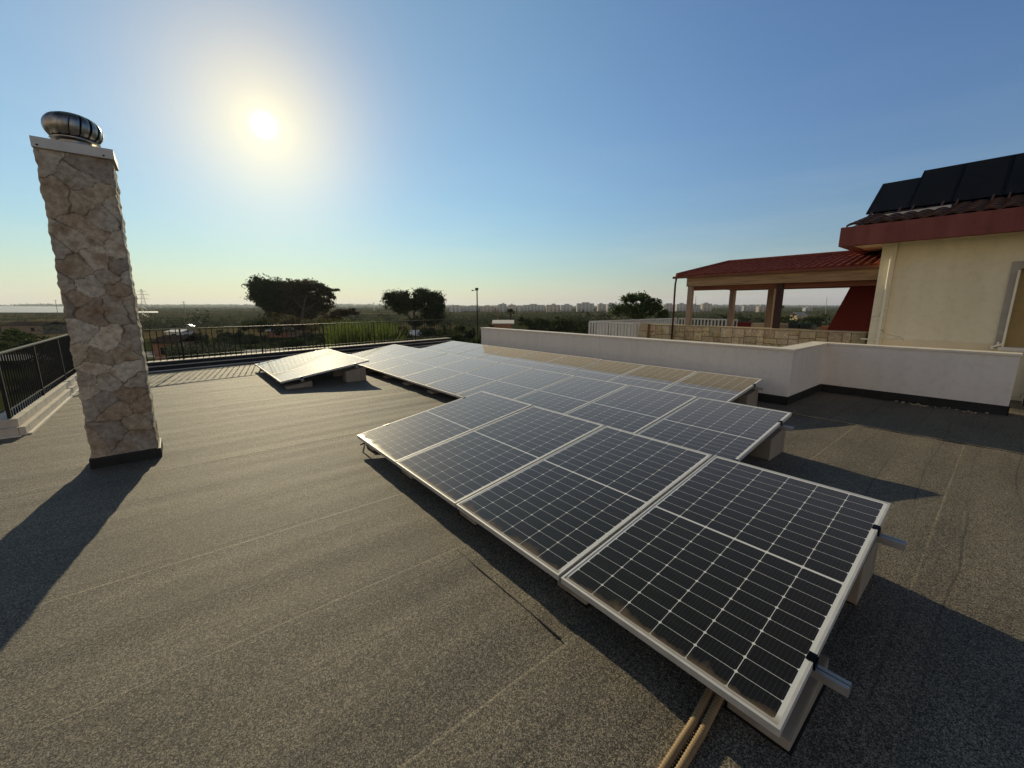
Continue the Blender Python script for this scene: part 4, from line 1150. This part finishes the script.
tree('round_tree', b4, [px_lobe(775, 306, D4, 5, 4), px_lobe(773, 311, D4, 5, 4), px_lobe(778, 309, D4, 4, 4)], 1500, 0.3, 'pine',
     'small round dark tree seen through the pergola right of its dark post', [([b4, far(775, 312, D4)], 0.25, 0.15)])
b5 = base_at(346, 70)
tree('dry_bush', b5, [px_lobe(341, 313, 70, 9, 4), px_lobe(350, 312, 70, 7, 4), px_lobe(330, 317, 70, 10, 5)], 2600, 0.2, 'brown_shrub',
     'brownish bush at the right foot of the large tree group', [([b5, far(346, 316, 70)], 0.12, 0.06)], cat='bush')
# palm
Dp = 85.0; bp = base_at(510, Dp)
pm = empty('palm_tree', bp, 'small palm with a tuft of drooping fronds, right of the lamp post', 'palm')
MB().path([bp, far(510, 322, Dp), far(510, 311, Dp)], [0.28, 0.24, 0.2], 8).build('trunk', M['bark'], pm, smooth=True)
fr_ = MB(); cpt = far(510, 310.5, Dp)
for k in range(42):
    a = rng.uniform(0, 6.28); e = rng.uniform(-0.4, 1.3); L = rng.uniform(1.0, 1.5)
    prev = cpt.copy(); dirv = Vector((math.cos(a) * math.cos(e), math.sin(a) * math.cos(e), math.sin(e)))
    side = Vector((-math.sin(a), math.cos(a), 0))
    pts = []
    for j in range(5):
        s = j / 4
        pts.append(cpt + dirv * L * s + Vector((0, 0, -0.7 * L * s * s)))
    vs_ = []
    for j, p in enumerate(pts):
        wv = 0.16 * (1 - (j / 4) ** 2) + 0.02
        vs_ += [p - side * wv - Vector((0, 0, wv * 0.5)), p, p + side * wv - Vector((0, 0, wv * 0.5))]
    fs_ = []
    for j in range(4):
        for i in range(2): fs_.append((j*3+i, j*3+i+1, (j+1)*3+i+1, (j+1)*3+i))
    fr_.add(vs_, fs_)
fr_.build('crown', M['shrub'], pm)

# reed clump (stuff: uncountable stems)
def reeds(x0, x1, depth, ytop, n, label, mat='reed', name='reed_bed'):
    Vs = []; Fs = []; c = 0
    for i in range(n):
        x = rng.uniform(x0, x1); d = depth + rng.uniform(-3, 3)
        b = far(x, 306, d); b.z = GZ
        h = (far(x, ytop + 5 * abs(math.sin(x * 0.13)) , d).z - GZ) * rng.uniform(0.55, 1.0)
        lean = Vector((rng.normal(0, 0.10), rng.normal(0, 0.10), 0)) * h
        az = rng.uniform(0, 3.14); sd = Vector((math.cos(az), math.sin(az), 0)) * 0.05
        p0, p1, p2 = b, b + Vector((0, 0, h * 0.6)) + lean * 0.4, b + Vector((0, 0, h)) + lean * 1.3
        Vs += [p0 - sd, p0 + sd, p1 - sd, p1 + sd, p2, p2 + sd * 0.1]
        Fs += [(c, c+1, c+3, c+2), (c+2, c+3, c+5, c+4)]; c += 6
        for _ in range(4):       # leaves along the stem
            q = p1.lerp(p2, rng.uniform(-0.6, 0.9)); az2 = rng.uniform(0, 6.28)
            dv = Vector((math.cos(az2), math.sin(az2), rng.uniform(-0.2, 0.9))) * rng.uniform(0.25, 0.5); s2 = Vector((-math.sin(az2), math.cos(az2), 0.3)) * 0.03
            Vs += [q, q + dv * 0.5 + s2, q + dv + Vector((0, 0, -0.12)), q + dv * 0.5 - s2]; Fs += [(c, c+1, c+2, c+3)]; c += 4
    o = np_mesh(name, np.array([tuple(v) for v in Vs]), np.array(Fs), M[mat])
    return tag(o, label, 'reeds', kind='stuff')
reeds(333, 388, 27, 316, 2600, 'bright green reed bed glowing in the sun behind the long black railing')
reeds(160, 235, 36, 338, 900, 'dry green reeds by the pale lane, left behind the long railing', 'olive')
# bushes between the railing and the fields
bl_ = [  # x, ytop, depth, half-width px, mat, label
    (405, 330, 33, 22, 'shrub', 'dark bush behind the railing at the foot of the lone pine'),
    (440, 331, 36, 22, 'shrub', 'dark bush behind the railing between the lone pine and the lamp post'),
    (465, 328, 30, 16, 'shrub', 'dark bush behind the railing at the foot of the lamp post'),
    (500, 323, 60, 14, 'brown_shrub', 'reddish brown bush below the small palm'),
    (528, 318, 75, 14, 'shrub', 'dark shrub just right of the palm above the white parapet'),
    (543, 316, 70, 8, 'pine', 'dark pointed shrub in the middle of the bushes above the parapet'),
    (556, 318, 66, 12, 'shrub', 'rounded dark shrub, third from the white balustrade above the parapet'),
    (572, 317, 62, 12, 'pine', 'dense dark shrub second from the white balustrade above the parapet'),
    (590, 321, 56, 14, 'shrub', 'dark shrub touching the left end of the white balustrade'),
    (300, 313, 66, 30, 'cedar', 'low dark thicket below the large cedar'),
    (262, 316, 70, 20, 'shrub', 'dark thicket below the big dense pine'),
    (225, 330, 50, 16, 'olive', 'grey green olive bush left of the large tree group behind the railing'),
    (195, 332, 46, 14, 'olive', 'grey green olive bush above the pale lane'),
    (30, 332, 42, 34, 'shrub', 'dark hedge behind the corner of the left railing'),
    (55, 336, 34, 14, 'leaf', 'green bush close behind the left railing next to the chimney'),
    (8, 328, 60, 14, 'leaf', 'lighter green bush at the left edge above the railing corner'),
    (95, 326, 70, 20, 'shrub', 'dark bush half hidden behind the stone chimney'),
    (452, 323, 48, 15, 'shrub', 'dark bush behind the railing just left of the lamp post'),
    (470, 326, 44, 12, 'olive', 'grey green bush under the lamp post, close to the white parapet'),
    (396, 325, 52, 15, 'brown_shrub', 'brownish bush at the right edge of the bright reed bed'),
    (418, 334, 31, 14, 'olive', 'grey green bush close behind the railing, below the lone pine'),
    (448, 336, 26, 12, 'shrub', 'small dark bush nearest the railing, left of the parapet end'),
    (170, 337, 52, 18, 'shrub', 'dark hedge bush beyond the lane right of the reddish shed'),
    (245, 333, 58, 18, 'shrub', 'dark bush beyond the lane, left below the big dense pine'),
    (325, 330, 48, 22, 'shrub', 'dark bush at the left edge of the bright reed bed'),
    (285, 338, 50, 20, 'pine', 'lowest dark thicket in front of the cedar, beyond the lane'),
    (425, 326, 60, 16, 'pine', 'dense dark bush under the right half of the lone pine'),
    (485, 330, 34, 12, 'pine', 'dark bush at the left end of the white parapet'),
    (690, 317, 70, 24, 'shrub', 'dark shrub behind the terrace beside the left pergola post'),
    (740, 314, 90, 26, 'olive', 'grey green shrub behind the terrace in the middle of the pergola'),
    (800, 315, 80, 26, 'shrub', 'dark shrub behind the terrace right of the bins'),
]
for x, yt, d, hw, mt, lab in bl_:
    bb = base_at(x, d); s = d / FPX
    top = far(x, yt, d).z; H = top - GZ
    lobes = []
    for k in range(9):
        xx = x + rng.uniform(-0.8, 0.8) * hw
        hz = H * rng.uniform(0.35, 0.80)
        c = far(xx, 306, d + rng.uniform(-1.5, 1.5)); c.z = GZ + hz
        lobes.append((tuple(c), (hw * s * 0.45, hw * s * 0.45, min(H * 0.22, H - hz + 0.05))))
    tree('bush', bb, lobes, 3200, 0.10 + d * 0.0013, mt, lab, [([bb, bb + Vector((0, 0, H * 0.5))], 0.08, 0.04), ([bb, bb + Vector((hw*s*0.4, 0, H * 0.55))], 0.06, 0.03), ([bb, bb + Vector((-hw*s*0.4, 0.2, H * 0.5))], 0.06, 0.03)], 'bushes beyond the roof', 'bush')

# far olive groves and tree belts: one mass
Cs = []; sz = []
for i in range(8500):
    d = 100 * (3600 / 100) ** rng.uniform(0, 1) ** 0.8
    x = rng.uniform(-350, 1350)
    p = far(x, 306, d)
    if math.sin(p.x * 0.012 + 1.3 * math.sin(p.y * 0.008)) + 0.6 * math.sin(p.y * 0.021) < -1.15: continue
    h = rng.uniform(1.4, 2.9) * (1.0 if rng.random() < 0.93 else 1.7)
    k = 80 if d < 220 else (34 if d < 600 else 12)
    if 860 < d < 2350 and -175 < x < 72: continue
    c = np.array([p.x, p.y, gz(p.x, p.y) + h * 0.62]) + rng.normal(size=(k, 3)) * np.array([h * 0.42, h * 0.42, h * 0.2])
    Cs.append(c); sz.append(np.full((k, 1), (0.13 if d < 220 else (0.24 if d < 600 else 0.5)) * h))
C_ = np.concatenate(Cs); S_ = np.concatenate(sz)
V, F = leaf_quads(C_, S_)
tag(np_mesh('olive_groves', V, F, M['olive']), 'grey green olive groves spread over the plain to the horizon', 'groves', kind='stuff')
# low dark tree belt along the horizon
Cs = []; sz = []
for i in range(4200):
    d = rng.uniform(1500, 4800); x = rng.uniform(-350, 1350); p = far(x, 306, d)
    if d < 2350 and -175 < x < 72: continue
    h = rng.uniform(4, 9) + 4 * (math.sin(x * 0.02) > 0.3)
    c = np.array([p.x, p.y, gz(p.x, p.y) + h * 0.5]) + rng.normal(size=(8, 3)) * np.array([h * 1.2, h * 1.2, h * 0.25])
    Cs.append(c); sz.append(np.full((8, 1), h * 0.7))
V, F = leaf_quads(np.concatenate(Cs), np.concatenate(sz))
tag(np_mesh('horizon_woods', V, F, M['shrub']), 'far belt of dark woods along the horizon', 'woods', kind='stuff')

# ------------------------------------------------------------------ distant town
def block_mat(name, c):
    t = NT(name); v = t.coords()
    s = t.n('ShaderNodeSeparateXYZ'); t.link(v, s.inputs[0])
    cb_ = t.n('ShaderNodeCombineXYZ'); t.link(t.m_('ADD', s.outputs[0], t.m_('MULTIPLY', s.outputs[1], 0.73)), cb_.inputs[0]); t.link(s.outputs[2], cb_.inputs[1])
    br = t.n('ShaderNodeTexBrick'); br.inputs['Scale'].default_value = 1.0; br.inputs['Brick Width'].default_value = 3.4; br.inputs['Row Height'].default_value = 3.1
    br.inputs['Mortar Size'].default_value = 0.8; br.offset = 0.0
    br.inputs['Color1'].default_value = (0.10, 0.10, 0.11, 1); br.inputs['Color2'].default_value = (0.16, 0.16, 0.16, 1); br.inputs['Mortar'].default_value = (*c, 1)
    t.link(cb_.outputs[0], br.inputs['Vector']); t.set(base=br.outputs['Color'], rough=0.9)
    return t.m
M['apt0'] = block_mat('pale_apartment_front', (0.46, 0.44, 0.42)); M['apt1'] = block_mat('grey_apartment_front', (0.36, 0.36, 0.36)); M['apt2'] = block_mat('tan_apartment_front', (0.44, 0.37, 0.29))
apts = [(449, 462, 306.2), (463, 478, 306.5), (480, 494, 306.2), (496, 505, 305.4), (499.5, 506.5, 303.9), (508, 516, 304.8), (517, 522, 306.4), (523, 545, 304.9), (546.5, 560, 304.8), (561, 572, 304.9),
        (577, 594, 303.4), (598, 606, 304.0), (607.5, 616, 303.9), (652, 662, 304.6), (664, 675, 304.4), (677, 689, 304.0), (691, 700, 304.8), (702.5, 712, 303.6), (733, 742, 306.2), (744, 757, 305.8), (759, 768, 306.4), (806, 813, 307.5)]
tones = ['pale', 'grey', 'tan']
for k, (xa, xb, yt) in enumerate(apts):
    dd_ = [1150, 1290, 1210, 1340][k % 4]
    a = far(xa, 306, dd_); b = far(xb, 306, dd_); top = far((xa + xb) / 2, yt, dd_).z
    ctr = (a + b) / 2; wdt = (b - a).length; g0 = min(gz(a.x, a.y), gz(b.x, b.y)) - 0.5
    side = 'left of the lamp post' if xb < 478 else ('between lamp post and palm' if xb < 507 else ('right of the palm' if xb < 523 else ('above the middle of the parapet' if xb < 575 else ('left of the bright leafy tree' if xb < 630 else ('between leafy tree and pergola' if xb < 690 else ('behind the left pergola post' if xb < 720 else 'seen through the pergola'))))))
    size = 'long' if xb - xa > 15 else ('narrow' if xb - xa < 9 else 'mid-sized')
    t = empty('apartment_block', (ctr.x, ctr.y, g0), '%s %s apartment block on the horizon %s, number %s from the left' % (size, tones[k % 3], side, 'x'), 'apartment block', 'apartment blocks of the distant town')
    ordn = ['1st','2nd','3rd'] + ['%dth' % i for i in range(4, 21)] + ['21st', '22nd']
    t['label'] = '%s apartment block from the left on the horizon, %s, %s' % (ordn[k], size, side)
    d = (b - a).normalized(); n_ = Vector((-d.y, d.x, 0)); dep = 14
    m = MB()
    zt = top
    q = [a, b, b + n_ * dep, a + n_ * dep]
    m.add([(p.x, p.y, g0) for p in q] + [(p.x, p.y, zt) for p in q], [(3,2,1,0),(4,5,6,7),(0,1,5,4),(1,2,6,5),(2,3,7,6),(3,0,4,7)])
    m.build('block_body', M['apt%d' % (k % 3)], t)
    # stair head and lift housing on the roof
    c0 = a.lerp(b, rng.uniform(0.2, 0.4)); c1 = a.lerp(b, rng.uniform(0.55, 0.8))
    h = MB(); q = [c0 + n_ * 3, c1 + n_ * 3, c1 + n_ * 10, c0 + n_ * 10]
    h.add([(p.x, p.y, zt) for p in q] + [(p.x, p.y, zt + 3.2) for p in q], [(3,2,1,0),(4,5,6,7),(0,1,5,4),(1,2,6,5),(2,3,7,6),(3,0,4,7)])
    h.build('roof_housing', M['apt1'], t)

# ------------------------------------------------------------------ things on the plain
def translucent_mat(name, c):
    t = NT(name); t.set(base=c, rough=0.5, spec=0.8, coat=1.0, coatr=0.45)
    tr_ = t.n('ShaderNodeBsdfTranslucent'); tr_.inputs['Color'].default_value = (*c, 1)
    mx = t.n('ShaderNodeMixShader'); mx.inputs[0].default_value = 0.3
    t.link(t.p.outputs[0], mx.inputs[1]); t.link(tr_.outputs[0], mx.inputs[2]); t.link(mx.outputs[0], t.out.inputs['Surface'])
    return t.m
M['film'] = translucent_mat('greenhouse_film', (0.84, 0.74, 0.55))
def covered_rows(xa, xb, d0, d1, nrow, label):
    """plastic film stretched over vine rows on posts: many shallow arches side by side"""
    c = far((xa + xb) / 2, 306, (d0 + d1) / 2); c.z = gz(c.x, c.y)
    t = empty('film_covered_vineyard', c, label, 'vineyard', 'film covered vineyards')
    m = MB(); zt = GZ + 2.3
    for k in range(nrow):
        e0 = d0 * (d1 / d0) ** (k / nrow); e1 = d0 * (d1 / d0) ** ((k + 1) / nrow) * 0.997
        vs_ = []
        for q in range(5):
            e = e0 + (e1 - e0) * q / 4; z = 0.45 * math.sin(math.pi * q / 4) + 2.3
            for x in (xa, xb):
                p = far(x, 306, e); vs_.append((p.x, p.y, gz(p.x, p.y) + z))
        m.add(vs_, [(2*q, 2*q+1, 2*q+3, 2*q+2) for q in range(4)])
    m.build('film_cover', M['film'], t)
    p_ = MB()
    for k in range(14):
        for e in (d0 * 1.01, d0 * 1.1):
            b = base_at(xa + (xb - xa) * (k + 0.5) / 14, e); p_.tube(b, b + Vector((0, 0, 2.3)), 0.06, n=5)
    p_.build('posts', M['post_wood'], t)
covered_rows(-160, 66, 930, 2300, 34, 'long white film covered vineyard gleaming on the plain at the left edge')
covered_rows(137, 157, 900, 1150, 6, 'small white film covered plot right of the stone chimney below the pylon')
# pylon
def pylon(x, depth, ytop, label):
    b = base_at(x, depth); H = far(x, ytop, depth).z - GZ
    t = empty('pylon', b, label, 'pylon', 'lattice pylons')
    m = MB(); r = 0.22
    def wd(s): return H * 0.085 * (1 - s) + H * 0.014
    lv = [0, 0.14, 0.27, 0.39, 0.50, 0.60, 0.69, 0.77, 0.84, 0.90, 0.95, 1.0]
    cn = lambda s: [b + Vector((sx * wd(s), sy * wd(s), H * s)) for sx, sy in ((-1,-1),(1,-1),(1,1),(-1,1))]
    for i in range(len(lv) - 1):
        c0, c1 = cn(lv[i]), cn(lv[i+1])
        for k in range(4):
            m.tube(c0[k], c1[k], r, n=4, caps=False); m.tube(c0[k], c1[(k+1) % 4], r * 0.7, n=4, caps=False); m.tube(c0[(k+1) % 4], c1[k], r * 0.7, n=4, caps=False)
    m.build('lattice_mast', M['grey_metal'], t)
    rt = Vector(FR)
    for s, L in ((0.66, 0.20), (0.80, 0.26), (0.92, 0.16)):
        a = MB(); c = b + Vector((0, 0, H * s))
        for sg in (-1, 1):
            a.tube(c + Vector((0,0,H*0.025)), c + rt * (sg * L * H), r * 0.8, n=4); a.tube(c, c + rt * (sg * L * H), r * 0.8, n=4)
            a.tube(c + rt * (sg * L * H), c + rt * (sg * L * H) - Vector((0,0,H*0.04)), r * 0.6, n=4)
        a.build('cross_arm', M['grey_metal'], t)
pylon(144, 620, 281, 'tall lattice pylon on the plain just right of the stone chimney')
pylon(374, 1500, 299, 'faint far lattice pylon between the big tree group and the lone pine')
def pole(name, x, depth, yt, label, cat, r=0.14, arm=True, mt='post_wood', lean=0.0):
    b = base_at(x, depth); tp_ = far(x + lean, yt, depth)
    t = empty(name, b, label, cat)
    MB().tube(b, tp_, r, r * 0.75, n=8).build('shaft', M[mt], t)
    if arm:
        a = MB(); rt = Vector(FR); a.tube(tp_ - rt * 0.9 - Vector((0,0,0.3)), tp_ + rt * 0.9 - Vector((0,0,0.3)), 0.06, n=6); a.build('cross_arm', M[mt], t)
        for k in (-0.8, 0.0, 0.8): MB().tube(tp_ + rt * k - Vector((0,0,0.25)), tp_ + rt * k + Vector((0,0,0.05)), 0.05, n=6).build('insulator', M['grey_metal'], t)
    return t
pole('utility_pole', 184.5, 210, 301.5, 'dark wooden utility pole standing in the groves left of the big tree group', 'utility pole', 0.2, lean=-1)
pole('utility_pole', 55.3, 260, 300.0, 'thin utility pole close to the left side of the stone chimney', 'utility pole', 0.15)
pole('utility_pole', 696, 140, 296, 'thin pole behind the left pergola post', 'utility pole', 0.08, arm=False)
pole('utility_pole', 827, 500, 297, 'faint mast seen under the right part of the pergola', 'utility pole', 0.3, arm=False, mt='grey_metal')
pole('marker_pole', 497.5, 90, 308, 'rusty orange pole left of the small palm', 'pole', 0.12, arm=False, mt='brick_far')
# lamp post
Dl = 40.0; lb = base_at(477, Dl); lt = far(477, 289.5, Dl)
lp = empty('lamp_post', lb, 'dark lamp post with a small floodlight head and a side bracket behind the long railing', 'lamp post')
MB().tube(lb, lt, 0.075, 0.055, n=12).build('shaft', M['iron'], lp)
hd = MB(); rt = Vector(FR)
hd.obox(lt - rt * 0.16 + Vector((0,0,0.06)), lt + rt * 0.13 + Vector((0,0,0.04)), 0.30, 0.20); hd.build('lamp_head', M['iron'], lp, bevel=0.03)
bk = MB(); bk.tube(lt - Vector((0,0,0.06)), lt - rt * 0.42 - Vector((0,0,0.08)), 0.025, n=8); bk.obox(lt - rt * 0.52 - Vector((0,0,0.09)), lt - rt * 0.36 - Vector((0,0,0.09)), 0.12, 0.10); bk.build('camera_bracket', M['iron'], lp)

# parked vehicle, sheds and farm buildings
def car(x, depth, head, paint, label):
    b = base_at(x, depth)
    t = empty('parked_car', (0, 0, 0), label, 'car')
    prof = [(-2.1, 0.35), (-2.12, 0.75), (-1.95, 0.92), (-1.0, 1.0), (-0.45, 1.42), (0.9, 1.45), (1.6, 1.05), (2.05, 0.95), (2.12, 0.6), (2.1, 0.35)]
    MB().prism(prof, 'y', -0.85, 0.85).build('body', paint, t, bevel=0.08, world=False, smooth=False)
    gp = [(-0.86, 1.03), (-0.42, 1.36), (0.86, 1.39), (1.38, 1.06)]
    MB().prism(gp, 'y', -0.856, 0.856).build('side_glass', M['black_cells'], t, world=False)
    for px_, py_ in ((-1.3, -0.8), (-1.3, 0.8), (1.3, -0.8), (1.3, 0.8)):
        wh = MB().tube((px_, py_ - 0.1, 0.32), (px_, py_ + 0.1, 0.32), 0.32, n=18).build('wheel', M['rubber'], t, world=False)
        MB().tube((px_, py_ - 0.105, 0.32), (px_, py_ + 0.105, 0.32), 0.19, n=12).build('rim', M['steel'], wh, world=False)
    t.location = b; t.rotation_euler = (0, 0, head)
M['silver'] = metal_mat('silver_car_paint', (0.5, 0.51, 0.53), 0.35, 0.6)
car(184, 135, R(-25), M['silver'], 'silver car parked among the groves behind the long railing')
M['old_roof'] = rough_mat('old_dark_roof', (0.055, 0.042, 0.034), 0.3, 4, 1.0, 0.2, 30, spec=0.0)
M['brown_wall'] = rough_mat('brown_render', (0.22, 0.165, 0.115), 0.2, 2, 0.95, 0.1, 30)
def shed(x0, x1, depth, ytop, dep, wm, rm, label, cat='shed', pitch=0.25, name='farm_shed', win_=True):
    a = far(x0, 306, depth); b = far(x1, 306, depth); H = far((x0+x1)/2, ytop, depth).z - gz(*((a + b) / 2).xy)
    g0 = gz(*((a + b) / 2).xy); a.z = b.z = g0
    t = empty(name, (a + b) / 2, label, cat)
    d = (b - a).normalized(); n_ = Vector((-d.y, d.x, 0)); L = (b - a).length; hw = H * (1 - pitch)
    m = MB(); q = [a, b, b + n_ * dep, a + n_ * dep]
    m.add([tuple(p) for p in q] + [(p.x, p.y, g0 + hw) for p in q], [(3,2,1,0),(4,5,6,7),(0,1,5,4),(1,2,6,5),(2,3,7,6),(3,0,4,7)])
    m.build('wall', M[wm], t)
    r_ = MB(); o_ = 0.25
    A_ = a - d * o_ - n_ * o_ + Vector((0,0,hw)); B_ = b + d * o_ - n_ * o_ + Vector((0,0,hw)); C2 = a - d*o_ + n_ * dep/2 + Vector((0,0,H)); D2_ = b + d*o_ + n_ * dep/2 + Vector((0,0,H)); E_ = a - d*o_ + n_*(dep+o_) + Vector((0,0,hw)); F_ = b + d*o_ + n_*(dep+o_) + Vector((0,0,hw))
    up = Vector((0,0,0.12))
    pts = [A_, B_, D2_, C2, F_, E_]
    r_.add([p + Vector((0,0,0.01)) for p in pts] + [p + up for p in pts], [(3,2,1,0),(5,4,2,3)][:2] + [(6,7,8,9),(9,8,10,11),(0,1,7,6),(4,5,11,10),(1,2,8,7),(2,4,10,8),(5,3,9,11),(3,0,6,9)])
    r_.build('roof', M[rm], t)
    if win_:
        for k in range(max(1, int(L / 4))):
            c = a + d * (L * (k + 0.5) / max(1, int(L / 4))) - n_ * 0.02
            MB().obox(c + Vector((0,0,hw * 0.35)), c + Vector((0,0,hw * 0.75)), 0.9, 0.05, tuple(n_)).build('window', M['black_cells'], t)
    return t
shed(-4, 38, 105, 322.5, 7, 'brown_wall', 'old_roof', 'low brown farmhouse beyond the left railing at the picture edge', 'farmhouse', name='farmhouse')
shed(146, 170, 42, 337.5, 4, 'brick_far', 'old_roof', 'reddish brown shed by the lane, right of the stone chimney behind the railing', 'shed')
shed(162, 177, 75, 330.5, 3, 'white_wall', 'white_metal', 'low white roofed hut left of the silver car', 'hut')
shed(264, 286, 75, 329.0, 4, 'brick_far', 'white_metal', 'small reddish hut with white roof under the big dense pine', 'hut')
shed(408, 414, 55, 331.5, 2.5, 'white_wall', 'white_metal', 'small bright white hut behind the railing below the lone pine', 'hut')
shed(494, 512, 48, 321.5, 3.5, 'brick_far', 'coping', 'low brick building with a pale flat roof above the left end of the parapet', 'shed', pitch=0.08)
shed(799, 809, 330, 312.5, 9, 'tan', 'grey_metal', 'long pale farm building on the plain under the right part of the pergola', 'barn')
# lily / flower specks on the hedge are left to the leaves

# ------------------------------------------------------------------ air
USE_HAZE = True
if USE_HAZE:
    hz = MB(); hz.box(-7200, 7200, -7200, 7200, GZ - 1.0, 70.0)
    ho = hz.build('haze', M['iron']); ho.data.materials.clear()
    hm = bpy.data.materials.new('haze_air'); hm.use_nodes = True
    ht = hm.node_tree
    for n in list(ht.nodes): ht.nodes.remove(n)
    hout = ht.nodes.new('ShaderNodeOutputMaterial'); pv = ht.nodes.new('ShaderNodeVolumePrincipled')
    pv.inputs['Color'].default_value = (0.80, 0.87, 0.95, 1); pv.inputs['Density'].default_value = 0.00011; pv.inputs['Anisotropy'].default_value = 0.3
    ht.links.new(pv.outputs[0], hout.inputs['Volume'])
    ho.data.materials.append(hm)
    tag(ho, kind='stuff')
    hm.cycles.homogeneous_volume = True if hasattr(hm.cycles, 'homogeneous_volume') else None
